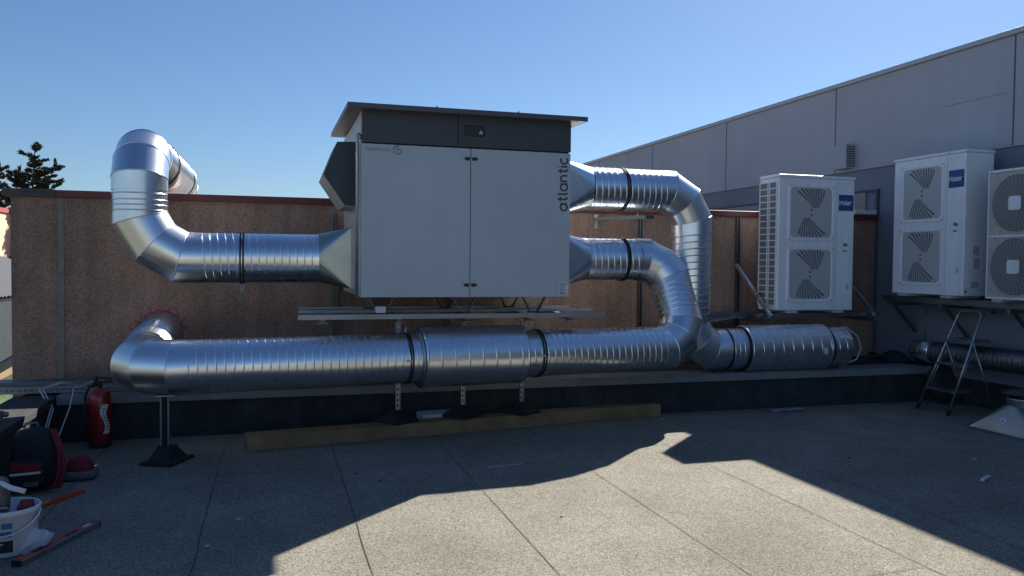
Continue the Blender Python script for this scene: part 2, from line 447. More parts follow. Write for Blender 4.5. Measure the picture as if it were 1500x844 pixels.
# slotted channels and brackets on the wall
for x, z1 in ((.655, 2.13), (4.28, 2.18), (5.62, 2.2), (1.9, 1.2)):
    lab = {.655: 'slotted vertical channel on the brown wall just left of the big grey unit', 4.28: 'vertical steel channel on the brown wall between the two right hand ducts',
           5.62: 'vertical steel channel on the brown wall left of the white outdoor unit with side grille', 1.9: 'short vertical steel channel on the brown wall under the big grey unit'}[x]
    mb = MB()
    if x == .655: slotted(mb, (x, WY-.032, .42), (1, 0, 0), (0, 0, 1), z1-.42)
    else: cchannel(mb, x, WY-.001, .42, z1)
    o = mb.build('wall_channel', 'galv_dull', None); tag(o, lab, 'wall channel', 'steel channels on the brown wall')
t = thing('wall_bracket', 'small steel arm bracket on the brown wall under the upper right duct', 'bracket', (3.7, WY, 2.1))
mb = MB(); mb.box(3.675, 3.725, WY-.012, WY-.002, 2.02, 2.18); mb.build('back_plate', 'galv_strut', t)
mb = MB(); mb.bar((3.7, WY-.02, 2.13), (4.1, WY-.55, 2.135), .04, .04); mb.build('arm', 'galv_dull', t)
mb = MB(); mb.bar((4.1, WY-.552, 2.135), (4.15, WY-.618, 2.1356), .038, .038); mb.build('end_cap', 'rubber', t)
mb = MB(); mb.tube([(4.03, WY-.45, 1.87), (4.03, WY-.45, 2.18)], .005); mb.build('threaded_rod', 'galv_dull', t)

# ------------------------------------------------------------------ building on the right
BX = 7.75
t = thing('warehouse_building', 'long grey panelled building rising on the right behind the white outdoor units', 'building', (BX, 9, -5))
mb = MB(); mb.box(BX, BX+14, -8, 30, 2.92, 4.13); mb.build('upper_cladding', 'cladding', t)
y = 6.96-2.92*5
while y < 30:
    mb = MB(); mb.box(BX-.003, BX+.002, y-.009, y+.009, 2.93, 4.125); mb.build('panel_joint', 'clad_joint', t); y += 2.92
mb = MB(); mb.box(BX-.0025, BX+.002, 7.05, 7.9, 3.52, 3.5235); mb.build('panel_joint', 'clad_joint', t)
mb = MB(); mb.box(BX-.04, BX+14, -8, 30, 4.133, 4.19, .004); mb.build('roof_flashing', 'cap_metal', t)
mb = MB(); mb.box(BX+.03, BX+13.9, -8, 30, -5, 2.917); mb.build('lower_wall', 'lower_wall', t)
mb = MB(); mb.box(BX+.0, BX+.027, 9.24, 30, .3, 2.6); mb.build('pale_panel', 'lower_light', t)
mb = MB(); mb.box(BX-.012, BX+.028, 9.22, 30, 2.602, 2.63); mb.box(BX-.012, BX+.028, 9.0, 9.04, 2.29, 2.6); mb.box(BX-.012, BX+.028, 9.0, 9.238, 2.6, 2.63); mb.build('trim', 'clad_joint', t)
mb = MB(); mb.box(BX-.35, BX+.02, 9.0, 9.2, 2.285, 2.345, .004); mb.build('white_flashing', 'sill_white', t)
mb = MB(); mb.box(BX-.15, BX-.002, 9.46, 9.72, 2.95, 3.28, .004); v_ = mb.build('vent_box', 'cladding', t)
mb = MB()
for k in range(9): mb.box(BX-.142, BX-.012, 9.452, 9.459, 2.975+k*.033, 2.993+k*.033)
mb.build('louvre', 'clad_joint', v_)
mb = MB(); mb.box(BX-.0, BX+.028, -7.5, 7.75, .002, .3); mb.build('skirting', 'membrane', t)

# ================================================================== BIG UNIT
AX0, AX1, AY0, AY1, AZ0, AZ1 = .73, 2.645, 7.05, 8.84, 1.285, 2.9
t = AHU = thing('air_handling_unit', 'big grey two door air handling unit with dark top band on a steel frame', 'ventilation unit', (1.68, 7.6, AZ0))
mb = MB(); mb.box(AX0, AX1, AY0+.05, AY1, AZ0, AZ1-.002, .006); mb.build('cabinet', 'ahu_side', t)
mb = MB(); mb.box(AX0+.02, AX1-.02, AY0+.02, AY0+.051, AZ0+.005, AZ1-.01); mb.build('door_recess', 'dark_gap', t)
xm = 1.695
def door(x0, x1):
    mb = MB(); mb.box(x0, x1, AY0, AY0+.035, AZ0+.003, 2.613, .004); return mb.build('door', 'door_paint', t)
dl = door(AX0+.003, xm-.003); dr = door(xm+.003, AX1-.003)
mb = MB(); mb.box(AX0+.003, 1.575, AY0-.004, AY0+.035, 2.624, AZ1-.006, .003); mb.build('top_band', 'band_paint', t)
mb = MB(); mb.box(1.579, AX1-.003, AY0-.006, AY0+.035, 2.624, AZ1-.006, .003); mb.build('top_band', 'band_paint', t)
mb = MB(); mb.box(1.63, 1.815, AY0-.014, AY0-.0065, 2.722, 2.815, .006, 3); disp = mb.build('display', 'handle_black', t)
mb = MB()
o = V((1.765, AY0-.0142, 2.745)); ux, uz = V((1, 0, 0)), V((0, 0, 1))
mb.prism([(0, 0), (.034, 0), (.017, .032)], o, ux, uz, .0015)
mb.prism([(.002, -.008), (.006, -.008), (.006, -.004), (.002, -.004)], o, ux, uz, .0015); mb.prism([(.026, -.008), (.032, -.008), (.032, -.004), (.026, -.004)], o, ux, uz, .0015)
mb.build('warning_sign', 'lbl_white', disp)
mb = MB(); mb.prism([(.0145, .009), (.0195, .009), (.0185, .023), (.0155, .023)], o-V((0, .0016, 0)), ux, uz, .001); mb.prism([(.0145, .003), (.0195, .003), (.0195, .0065), (.0145, .0065)], o-V((0, .0016, 0)), ux, uz, .001); mb.build('warning_mark', 'handle_black', disp)
for x, d in ((xm-.035, dl), (xm+.035, dr)):
    for z in (2.52, 1.395):
        mb = MB(); sg = -1 if x < xm else 1
        mb.lathe([(0, -.016), (.012, -.016), (.016, -.011), (.017, 0)], (x-sg*.008, AY0-.0, z), 20, (0, 1, 0))
        mb.obox((x+sg*.008, AY0-.013, z), (.034, .02, .024), None, .008, 3)
        mb.build('door_handle', 'handle_black', d)
# lettering on the doors
mb = MB(); text(mb, 'Serencio', (AX0+.035, AY0-.0002, 2.552), (1, 0, 0), (0, 0, 1), .026, .15, .0012, .96)
c = V((1.04, 0, 2.568)); oo = V((0, AY0-.0002, 0))
def rib2(pl, wd): ribbon(mb, pl, wd, oo, V((1, 0, 0)), V((0, 0, 1)), .0012)
rib2(arc(c.x, c.z, .036, 60, 235, 16), .009); rib2(arc(c.x, c.z, .036, 255, 375, 14), .009)
rib2([(c.x-.012, c.z-.018), (c.x-.012, c.z+.014), (c.x+.028, c.z+.006)], .006); rib2(arc(c.x-.002, c.z+.004, .013, 60, -80, 8), .005)
mb.build('lettering', 'ink_faint', dl)
mb = MB(); text(mb, 'atlantic', (2.612, AY0-.0002, 2.085), (0, 0, 1), (-1, 0, 0), .066, .255, .0015, .94); mb.build('lettering', 'ink', dr)
mb = MB(); mb.box(2.545, 2.63, AY0-.0012, AY0-.0002, 1.305, 1.425); pl = mb.build('rating_plate', 'label_white', dr)
mb = MB()
for k in range(7): mb.box(2.551, 2.598+random.uniform(0, .026), AY0-.0022, AY0-.0013, 1.345+k*.011, 1.3495+k*.011)
mb.box(2.553, 2.62, AY0-.0022, AY0-.0013, 1.312, 1.32); mb.box(2.553, 2.59, AY0-.0022, AY0-.0013, 1.325, 1.335)
mb.build('printed_lines', 'ink_faint', pl)
# roof
mb = MB(); RX0, RX1 = .60, 2.75
poly = [(6.9, 2.888), (6.9, 2.93), (8.9, 2.967), (8.9, 2.927)]
mb.prism([(a, b) for a, b in poly], (RX0, 0, 0), (0, 1, 0), (0, 0, 1), RX1-RX0); rf = mb.build('roof', 'ahu_roof', t)
for x in (1.36, 2.10):
    mb = MB(); mb.prism([(-.018, 0), (.012, 0), (.012, .03)], (x, 6.96, 2.9285), (1, 0, 0), (0, 0, 1), .004); mb.build('lifting_lug', 'ahu_roof', rf)
# left side: conduit, hood
mb = MB(); mb.tube([(.70, 7.11, 1.28), (.70, 7.11, 2.66), (.703, 7.11, 2.69), (.712, 7.105, 2.70), (.72, 7.09, 2.68), (.722, 7.075, 2.655)], .0125); mb.build('conduit', 'galv_strut', t)
hy0, hy1 = 7.40, 8.15
hp = [(.7285, 2.672), (.552, 2.665), (.434, 2.372), (.62, 2.10), (.7285, 2.095)]
mb = MB(); mb.prism(hp, (0, hy1, 0), (1, 0, 0), (0, 0, 1), hy1-hy0); hd = mb.build('intake_hood', 'hood_paint', t)
mb = MB(); mb.prism([(.433, 2.369), (.618, 2.0985), (.618, 2.0945), (.4305, 2.368)], (0, hy1-.002, 0), (1, 0, 0), (0, 0, 1), hy1-hy0-.004)
mb.prism([(.6195, 2.0985), (.728, 2.0935), (.728, 2.0895), (.6195, 2.0945)], (0, hy1-.002, 0), (1, 0, 0), (0, 0, 1), hy1-hy0-.004); mb.build('lit_underside', 'hood_under_lit', hd)  # paler plates carry the painted bounce light under the hood

# ------------------------------------------------------------------ steel frame under the unit
t = FR = thing('support_frame', 'slotted steel posts and long rails carrying the big grey unit', 'support frame', (1.7, 7.45, 0))
def rail(x0, x1, y, z0, z1, dep=.041):
    mb = MB(); w_ = .0028
    mb.box(x0, x1, y, y+w_, z0, z1); mb.box(x0, x1, y+dep-w_, y+dep, z0, z1); mb.box(x0, x1, y+w_+.0002, y+dep-w_-.0002, z0, z0+w_)
    o = mb.build('rail', 'galv_rack', t)
    mb = MB(); mb.box(x0+.003, x1-.003, y+w_+.0004, y+dep-w_-.0004, z0+.004, z1-.004); mb.build('rail_slot_shade', 'dark_gap', o)  # dark fill painted in for the shade inside the open channel
rail(.21, 3.10, 7.25, 1.083, 1.126); rail(.23, 3.15, 7.75, 1.110, 1.138); rail(.24, 3.05, 8.12, 1.126, 1.147)
for x in (.42, 1.1, 1.73, 2.33, 2.75):
    mb = MB(); mb.box(x-.02, x+.02, 7.296, 8.98, 1.06, 1.107); mb.box(x-.045, x+.045, 7.24, 7.32, 1.05, 1.058); mb.build('cross_arm', 'galv_dull', t)
for x in (.93, 1.69, 2.37):
    for y in (7.27, 8.1):
        for s in (-1, 1):
            mb = MB(); mb.bar((x+s*.035, y, 1.137), (x+s*.115, y, 1.284), .012, .045, (0, 1, 0)); mb.build('foot_strut', 'tool_grey', t)
        mb = MB(); mb.box(x-.06, x+.06, y-.03, y+.03, 1.1325, 1.141); mb.build('mount_pad', 'rubber', t)
mb = MB(); mb.box(.875, .965, 7.2, 7.27, 1.142, 1.2, .004); mb.build('junction_box', 'label_white', t)
def bigfoot(mb, c, half, h, top, rot, ratio=1.0, wing=.94):
    c = V(c); q = Matrix.Rotation(rot, 4, 'Z')
    def ringq(a, z): return [c+(q @ V((sx*a, sy*a*(ratio if a > top*1.2 else 1), z))) for sx, sy in ((-1, -1), (1, -1), (1, 1), (-1, 1))]
    rows = [ringq(half, 0), ringq(half, .022), ringq(half*wing, .03), ringq(top*1.15, h*.8), ringq(top, h)]
    vs_ = [[mb.bm.verts.new(p) for p in r] for r in rows]
    for a, b in zip(vs_, vs_[1:]):
        for k in range(4): mb.bm.faces.new((a[k], a[(k+1) % 4], b[(k+1) % 4], b[k]))
    mb.bm.faces.new(vs_[0][::-1]); mb.bm.faces.new(vs_[-1])
for x, y, rot in ((1.1, 7.39, .62), (1.735, 7.50, .7), (2.335, 7.55, .6)):
    mb = MB(); bigfoot(mb, (x, y, .126), .135, .115, .045, rot); mb.build('rubber_foot', 'rubber_foot', t)
    mb = MB(); slotted(mb, (x, y-.015, .242), (1, 0, 0), (0, 0, 1), .797); mb.build('post', 'galv_strut', t)
    mb = MB(); mb.obox((x, y+.004, .5), (.034, .002, .6), None); mb.build('post_shade_plate', 'dark_gap', t)  # dark plate behind the slots, paints the shade of the hollow post
# timber beam, block
a = V((-.205, 7.05, 0)); b = V((3.928, 7.687, 0)); d = (b-a).normalized(); n_ = V((-d.y, d.x, 0))
mb = MB(); mb.bar(a+n_*.1+V((0, 0, .0625)), b+n_*.1+V((0, 0, .0625)), .2, .125, (0, 0, 1), .005)
o = mb.build('timber_beam', 'wood', None); tag(o, 'long pale timber beam lying on the roof under the rubber feet', 'timber beam')
mb = MB(); mb.obox((1.53, 7.63, .078), (.38, .22, .156), Matrix.Rotation(.08, 3, 'Z'), .008); o = mb.build('insulation_block', 'block_white', None)
tag(o, 'white foam slab behind the timber beam between two rubber feet', 'foam block')

# ================================================================== DUCTS
rA = .223
# ---- duct over the wall (left)
t = thing('exhaust_duct', 'shiny duct rising from the left of the big unit and over the brown wall', 'duct', (-1.11, 7.7, 1.4))
zA, yA, xA = 1.6155, 7.7, -1.111
mb = transition(.68, .403, yA, .264, 1.352, 1.90, 1.626, rA, -1); mb.build('transition', 'galv_plate', t)
mb = MB()
for (z0, z1, y0, y1) in ((1.352, 1.382, 7.436, 7.964), (1.87, 1.90, 7.436, 7.964), (1.386, 1.866, 7.436, 7.466), (1.386, 1.866, 7.934, 7.964)): mb.box(.678, .715, y0-.004, y1+.004, z0-.004, z1+.004)
mb.box(.716, .7295, 7.46, 7.94, 1.375, 1.875); mb.build('flange', 'galv_strut', t)
s1, J1, e1 = bend_joints((.403, yA, zA), (xA, yA, zA), (xA, yA, 2.53), .46, 3)
s2, J2, e2 = bend_joints((xA, yA, 1.7), (xA, yA, 2.525), (xA+.015, 10.3, 2.53), .31, 3)
spiral_pipe((.41, yA, zA+.005), (s1.x+.02, yA, zA), rA-.001).build('spiral_pipe', 'galv', t)
gored([s1+V((.05, 0, 0))]+J1+[V((xA, yA, 2.0))], rA+.002).build('elbow', 'galv', t)
mb = gored([V((xA, yA, 1.99)), V((xA, yA, 2.2))], rA-.002)
for z in (2.02, 2.065, 2.11, 2.165): seam_ring(mb, (xA, yA, z), (0, 0, 1), rA-.001, .006, .005)
mb.build('riser', 'galv', t)
gored([V((xA, yA, 2.195))]+J2+[e2+V((0, .02, 0))], rA+.004).build('elbow', 'galv', t)
spiral_pipe(e2+V((0, .015, 0)), (xA+.013, 10.35, 2.53), rA, .05, .003, 0).build('spiral_pipe', 'galv', t)
s3, J3, e3 = bend_joints((xA+.013, 9, 2.53), (xA+.013, 10.6, 2.53), (xA+.013, 10.6, 1.9), .25, 3)
gored([s3-V((0, .02, 0))]+J3+[V((xA+.013, 10.6, 2.02))], rA+.002).build('elbow', 'galv', t)
for y in (8.6, 10.15):
    band_ring((xA+.01, y, 2.53), (0, 1, 0), rA+.002, .04, .008).build('clamp', 'rubber', t)
for x in (-.275, -.25): band_ring((x, yA, zA), (1, 0, 0), rA+.001, .014, .007).build('clamp', 'rubber', t)
mb = MB(); mb.box(-.285, -.24, yA-.03, yA+.03, zA-rA-.075, zA-rA-.008); mb.box(-.3, -.225, yA-.02, yA+.05, zA-rA-.09, zA-rA-.076); mb.build('clamp_foot', 'galv_dull', t)
# ---- big lower duct
rB = .219
PB0, PB1 = V((-1.0, 6.86, .742)), None
DB = V((4.955, .59, .005)).normalized()
def onB(x): return PB0+DB*((x+1.0)/DB.x)
t = thing('supply_duct', 'long shiny low duct with fat silencer running from the wall hole to the big unit', 'duct', (1.5, 7.03, .5))
PW = V((-1.11, 9.04, .845)); PB = onB(4.10)
s1, J1, e1 = bend_joints(PW, PB0, PB, .31, 3)
spiral_pipe(PW, s1-V((0, -.02, 0)), rB-.001, .05, .003, 0).build('spiral_pipe', 'galv', t)
gored([s1+V((0, .04, 0))]+J1+[onB(-.655)], rB+.002).build('elbow', 'galv', t)
spiral_pipe(onB(-.66), onB(1.25), rB, .137).build('spiral_pipe', 'galv', t)
mb = spiral_pipe(onB(1.25), onB(2.22), .268, .128, .004, 0)
for x, sg in ((1.25, 1), (2.22, -1)):
    mb.lathe([(rB, 0), (.27, 0), (.272, .012*sg), (.268, .02*sg)], onB(x), 64, DB)
mb.build('silencer', 'galv', t)
mb = MB(); seam_ring(mb, onB(1.235), DB, .222, .012, .03); mb.build('silencer_collar', 'galv_strut', t)
# right end: up to the unit
yC, zC = 7.82, 1.6435
CT = V((4.0, yC, zC))
s2, J2, e2 = bend_joints(onB(2), PB, CT, .34, 3)
s3, J3, e3 = bend_joints(PB, CT, (2.8, yC, zC), .34, 3)
spiral_pipe(onB(2.22), s2, rB, .137).build('spiral_pipe', 'galv', t)
gored([s2-DB*.04]+J2+[e2], rB+.002).build('elbow', 'galv', t)
spiral_pipe(e2, s3, rB, .11).build('spiral_pipe', 'galv', t)
gored([s3]+J3+[e3-V((.03, 0, 0))], rB+.002).build('elbow', 'galv', t)
spiral_pipe(e3, (3.09, yC, zC), rB-.004, .137).build('spiral_pipe', 'galv', t)
transition(2.70, 3.09, yC, .29, 1.36, 1.90, zC, rB-.004, 1).build('transition', 'galv', t)
mb = MB(); mb.box(2.646, 2.70, yC-.295, yC+.295, 1.355, 1.905); mb.build('flange', 'galv_strut', t)
for x in (1.12, 1.14, 2.38, 2.405): band_ring(onB(x), DB, rB+.001, .012, .008).build('clamp', 'rubber', t)
for x in (1.13, 2.392):
    p = onB(x); mb = MB(); mb.tube([p+V((0, 0, rB)), V((p.x, p.y, 1.03))], .006); mb.tube([p+V((0, 0, rB)), p+V((0, 0, rB+.04))], .011); mb.build('hanger_rod', 'galv_strut', t)
    mb = MB(); mb.obox(p-V((0, rB+.012, 0)), (.05, .014, .018), None, .002); mb.build('clamp_lock', 'galv_strut', t)
for x in (3.5, 3.52): band_ring((x, yC, zC), (1, 0, 0), rB, .013, .008).build('clamp', 'rubber', t)
# ---- upper right duct down to the floor silencer
t = thing('return_duct', 'shiny duct from the top right of the big unit dropping to a floor silencer', 'duct', (4.25, 7.7, .5))
yD, zD, xD, zF = 7.9, 2.385, 4.405, .66
yV = 7.98
transition(2.70, 3.15, yD, .285, 2.09, 2.65, zD, rA, 1).build('transition', 'galv', t)
mb = MB(); mb.box(2.646, 2.70, yD-.29, yD+.29, 2.085, 2.655); mb.build('flange', 'galv_strut', t)
s1, J1, e1 = bend_joints((3, yD, zD), (xD, yV, zD), (xD, yV, 1), .42, 3)
s2, J2, e2 = bend_joints((xD, yV, 2), (xD, yV, zF), (6, yD+.03, zF), .36, 3)
spiral_pipe((3.15, yD+.0085, zD), s1+V((.02, 0, 0)), rA, .137).build('spiral_pipe', 'galv', t)
gored([s1]+J1+[e1-V((0, 0, .03))], rA+.002).build('elbow', 'galv', t)
spiral_pipe(e1, s2, rA, .145).build('spiral_pipe', 'galv', t)
gored([s2+V((0, 0, .04))]+J2+[V((4.84, yD+.055, zF))], rA+.002).build('elbow', 'galv', t)
spiral_pipe((4.82, yD+.03, zF), (5.03, yD+.03, zF), rA+.006, .06, .004, 0).build('spiral_pipe', 'galv', t)
mb = spiral_pipe((5.03, yD+.03, zF), (6.07, yD+.03, zF), .262, .125, .004, 0)
mb.lathe([(rA, 0), (.264, 0), (.266, .012), (.262, .02)], (5.03, yD+.03, zF), 64, (1, 0, 0))
mb.lathe([(rA, 0), (.264, 0), (.266, -.012), (.262, -.02)], (6.07, yD+.03, zF), 64, (1, 0, 0)); sil = mb.build('silencer', 'galv', t)
mb = spiral_pipe((6.07, yD+.03, zF), (6.36, yD+.03, zF), rA, .1, .004, 0); mb.lathe([(.0, 0), (rA, 0)], (6.34, yD+.03, zF), 48, (1, 0, 0)); mb.build('spiral_pipe', 'galv', t)
for x in (3.52, 3.545): band_ring((x, yD+.03, zD), (1, .057, 0), rA+.001, .013, .008).build('clamp', 'rubber', t)
band_ring((5.01, yD+.03, zF), (1, 0, 0), rA+.01, .02, .012).build('clamp', 'rubber', t)
band_ring((6.1, yD+.03, zF), (1, 0, 0), rA+.004, .03, .01).build('clamp', 'rubber', t)
mb = MB(); mb.box(5.93, 5.98, yD+.03-.262-.003, yD+.03-.2617, zF-.055, zF+.02); mb.build('sticker', 'label_white', sil)
mb = MB(); mb.tube([(6.29, yD+.1, zF+.20), (6.44, yD+.05, zF+.22), (6.56, yD, zF+.12), (6.6, yD-.02, zF-.02), (6.54, yD-.02, zF-.15), (6.34, yD-.0, zF-.225)], .008, 8); o = mb.build('cable_loop', 'cable_white', None)
tag(o, 'pale cable looped at the open end of the floor silencer', 'cable')
# post under the left elbow
t = thing('duct_stand', 'steel post on a black rubber foot under the left elbow of the low duct', 'duct stand', (-.83, 6.88, 0))
mb = MB(); bigfoot(mb, (-.80, 6.865, 0), .13, .13, .052, -.42, 1.33, .72); mb.build('rubber_foot', 'rubber_foot', t)
mb = MB(); cchannel(mb, -.815, 6.88, .132, .528, .066, .05); po = mb.build('post', 'galv_dull', t)
mb = MB(); mb.box(-.842, -.788, 6.834, 6.874, .134, .526); mb.build('post_slot_shade', 'dark_gap', po)  # near-black filler standing for the shade within the post
mb = MB(); mb.box(-.88, -.74, 6.80, 6.93, .5275, .5335); mb.build('saddle', 'galv_strut', t)

# ================================================================== OUTDOOR UNITS
UW, UD, UH = 1.055, .39, 1.63
def fan_panel(root, x0, z0, w_, h_):
    cx, cz = x0+w_/2, z0+h_/2
    def rr(hw, hh, r, n=6):
        P = []
        for sx, sz, a in ((1, 1, 0), (-1, 1, 90), (-1, -1, 180), (1, -1, 270)):
            P += [(cx+sx*(hw-r)+r*math.cos(R_(a+90*i/n)), cz+sz*(hh-r)+r*math.sin(R_(a+90*i/n))) for i in range(n+1)]
        return P
    mb = MB(); hw, hh = w_/2, h_/2
    A, B, C_, D = rr(hw, hh, .03), rr(hw-.004, hh-.004, .03), rr(hw-.03, hh-.03, .05), rr(hw-.036, hh-.036, .05)
    rows = [[mb.bm.verts.new((x, y, z)) for x, z in P] for P, y in ((A, -.001), (B, -.014), (C_, -.014), (D, -.004))]
    for a, b in zip(rows, rows[1:]):
        for k in range(len(a)): mb.bm.faces.new((a[k], a[(k+1) % len(a)], b[(k+1) % len(a)], b[k]))
    fr = mb.build('fan_panel', 'unit_white', root)
    mb = MB(); mb.bm.faces.new([mb.bm.verts.new((x, -.005, z)) for x, z in rr(hw-.035, hh-.035, .05)]); mb.build('fan_cover', 'unit_panel', fr)
    Ro = min(hw, hh)*.95; N = 9
    for sg in (1, -1):                              # two opposed fans of slits, the second turned half round
        mb = MB()
        for k in range(N):
            def edge(ang, f):
                a = R_(ang+9*f); ax, az = .062, .012
                rad = .05
                while True:
                    x, z = ax+rad*math.cos(a), az+rad*math.sin(a)
                    if math.hypot(x, z) > Ro*1.03 or abs(z) > hh-.045 or abs(x) > hw-.05: break
                    rad += .004
                rr2 = .05+(rad-.05)*f
                return V((cx+sg*(ax+rr2*math.cos(a)), -.0065, cz+sg*(az+rr2*math.sin(a))))
            mid = 52+(k+.5)*80/N; da = 80/N*.27
            L_ = [edge(mid+da, q/8) for q in range(9)]; R2 = [edge(mid-da, q/8) for q in range(9)]
            for q in range(8): mb.face([R2[q], R2[q+1], L_[q+1], L_[q]])
        mb.build('louvre', 'unit_slot', fr, fix=False)
    mb = MB()
    for dx, dz in ((0, .03), (0, -.025)): mb.lathe([(0, -.009), (.012, -.009), (.014, -.0055)], (cx+dx, 0, cz+dz), 14, (0, 1, 0))
    for sx in (-1, 1):
        for sz in (-1, 1): mb.lathe([(0, -.0165), (.007, -.0165), (.008, -.0135)], (cx+sx*(hw-.018), 0, cz+sz*(hh-.018)), 10, (0, 1, 0))
    mb.build('screw', 'unit_slot', fr)
def make_unit():
    root = thing('heat_pump', 'x', 'outdoor unit', (0, 0, 0), 'white two fan outdoor units')
    mb = MB(); mb.box(.002, UW-.002, 0, UD-.002, .03, UH-.035, .012, 3); mb.build('casing', 'unit_white', root)
    mb = MB(); mb.box(-.006, UW+.006, -.008, UD+.006, UH-.034, UH, .008, 2); tp = mb.build('top_cover', 'unit_white', root)
    mb = MB()
    for x in (.2, .5, .83): mb.lathe([(0, -.0105), (.006, -.0105), (.007, -.0085)], (x, 0, UH-.018), 8, (0, 1, 0))
    mb.build('screw', 'unit_slot', tp)
    fan_panel(root, .125, .86, .64, .655); fan_panel(root, .125, .13, .64, .655)
    mb = MB(); mb.box(.80, .804, -.003, .001, .06, UH-.06); mb.box(.806, UW-.03, -.0025, .001, .058, .061); mb.box(.806, UW-.03, -.0025, .001, UH-.085, UH-.082); mb.build('panel_seam', 'unit_panel', root)
    mb = MB(); mb.box(.827, 1.035, -.004, .001, 1.222, 1.414, .001); bd = mb.build('badge', 'badge_blue', root)
    mb = MB(); text(mb, 'Haier', (.84, -.0042, 1.292), (1, 0, 0), (0, 0, 1), .038, .27, .0012, .86); mb.build('lettering', 'badge_white', bd)
    mb = MB(); mb.box(.905, .95, -.0018, .001, .80, .835); mb.box(.953, .965, -.0018, .001, .795, .825); mb.box(.9, .955, -.0018, .001, .735, .752); mb.build('printed_mark', 'unit_slot', root)
    mb = MB(); mb.box(.955, .985, -.006, .001, .28, .34, .003); mb.build('hand_grip', 'unit_panel', root)
    # coil behind a white grid on the left side
    mb = MB(); mb.box(-.001, .003, .035, UD-.02, .09, UH-.09); cg = mb.build('coil', 'coil', root)
    mb = MB()
    for y in (.03, .17, .205, UD-.02): mb.box(-.012, -.0015, y, y+.012, .08, UH-.08)
    nr = 19
    for k in range(nr+1):
        z = .085+k*(UH-.175)/nr; mb.box(-.0105, -.003, .031, UD-.009, z, z+.011)
    mb.build('coil_guard', 'unit_white', root)
    # right side: recessed grips and a service cover
    mb = MB(); mb.box(UW-.001, UW+.004, .12, .2, .48, .58); mb.box(UW-.001, UW+.004, .13, .21, .33, .44); mb.box(UW-.001, UW+.004, .1, .2, .12, .19); mb.build('side_grip', 'unit_panel', root)
    mb = MB(); mb.lathe([(0, .004), (.014, .004), (.016, -.001)], (UW, .035, .08), 12, (1, 0, 0)); mb.build('drain_plug', 'unit_slot', root)
    for x in (.2, .84):
        mb = MB(); mb.box(x-.07, x+.07, -.03, UD+.02, 0, .029, .004); mb.build('foot', 'unit_panel', root)
    return root
def copy_tree(o, parent=None):
    c = o.copy(); COL.objects.link(c)
    if parent is not None: c.parent = parent
    for ch in o.children: copy_tree(ch, c)
    return c
u1 = make_unit()
u2 = copy_tree(u1)
u1['label'] = 'white outdoor unit with side coil grid standing alone in front of the brown wall'
u1.location = (5.672, 8.2, 1.035)
u2['label'] = 'white outdoor unit with blue badge on the rack along the grey building'
u2.location = (7.2, 8.09, 1.25); u2.rotation_euler = (0, 0, -PI/2)
# third unit with round grilles
t = thing('condenser_unit', 'older off white outdoor unit with round wire fan guards at the right edge', 'outdoor unit', (0, 0, 0))
W3, H3 = .95, 1.365
mb = MB(); mb.box(0, W3, .0, .36, .03, H3-.03, .012, 3); mb.build('casing', 'unit_old', t)
mb = MB(); mb.box(-.004, W3+.004, -.012, .365, H3-.029, H3, .006); tp = mb.build('top_cover', 'unit_white', t)
mb = MB()
for x in (.04, .3, .5, .8): mb.lathe([(0, -.0145), (.006, -.0145), (.007, -.0125)], (x, 0, H3-.015), 8, (0, 1, 0))
mb.build('screw', 'unit_slot', tp)
mb = MB(); mb.box(0.0, .012, -.01, -.001, .031, H3-.031); mb.box(.013, W3, -.01, -.001, .031, .05); mb.box(.013, W3, -.01, -.001, H3/2-.012, H3/2+.006); mb.build('front_frame', 'unit_white', t)
for zc in (.365, 1.01):
    xc, ro = .335, .288
    mb = MB(); mb.lathe([(0, -.0015), (ro, -.0015), (ro+.004, -.001)], (xc, 0, zc), 48, (0, 1, 0), smooth=False); fo = mb.build('fan_opening', 'coil', t)
    mb = MB()
    for k in range(12):
        r = .075+k*(ro-.075)/11
        mb.lathe([(r-.0022, -.018), (r, -.0205), (r+.0022, -.018), (r, -.0155), (r-.0022, -.018)], (xc, 0, zc), 40, (0, 1, 0))
    for k in range(32):
        a = 2*PI*k/32; rr_ = ro
        p1 = V((xc+math.cos(a)*.06, -.02, zc+math.sin(a)*.06)); p2 = V((xc+math.cos(a)*rr_, -.019, zc+math.sin(a)*rr_))
        mb.tube([p1, p2], .0022, 5)
    for k in range(20):
        a = 2*PI*k/20+.07; rr_ = min(.30/abs(math.cos(a)) if abs(math.cos(a)) > 1e-3 else 9, .30/abs(math.sin(a)) if abs(math.sin(a)) > 1e-3 else 9)
        if rr_ > ro: mb.tube([V((xc+math.cos(a)*ro, -.019, zc+math.sin(a)*ro)), V((xc+math.cos(a)*rr_, -.006, zc+math.sin(a)*rr_))], .0028, 5)
    mb.build('fan_guard', 'unit_old', fo)
    mb = MB(); mb.obox((xc, -.026, zc), (.135, .014, .135), None, .03, 4) if False else mb.prism([(x, z) for x, z in [(sx*(.07-.022)+.022*math.cos(R_(a+i*18)), sz*(.07-.022)+.022*math.sin(R_(a+i*18))) for sx, sz, a in ((1, 1, 0), (-1, 1, 90), (-1, -1, 180), (1, -1, 270)) for i in range(6)]], (xc, -.022, zc), (1, 0, 0), (0, 0, 1), .01)
    mb.build('fan_hub', 'unit_white', fo)
for x in (.14, .8):
    mb = MB(); mb.box(x-.06, x+.06, -.01, .37, 0, .029); mb.build('foot', 'unit_panel', t)
t.location = (7.2, 6.735, 1.24); t.rotation_euler = (0, 0, -PI/2)

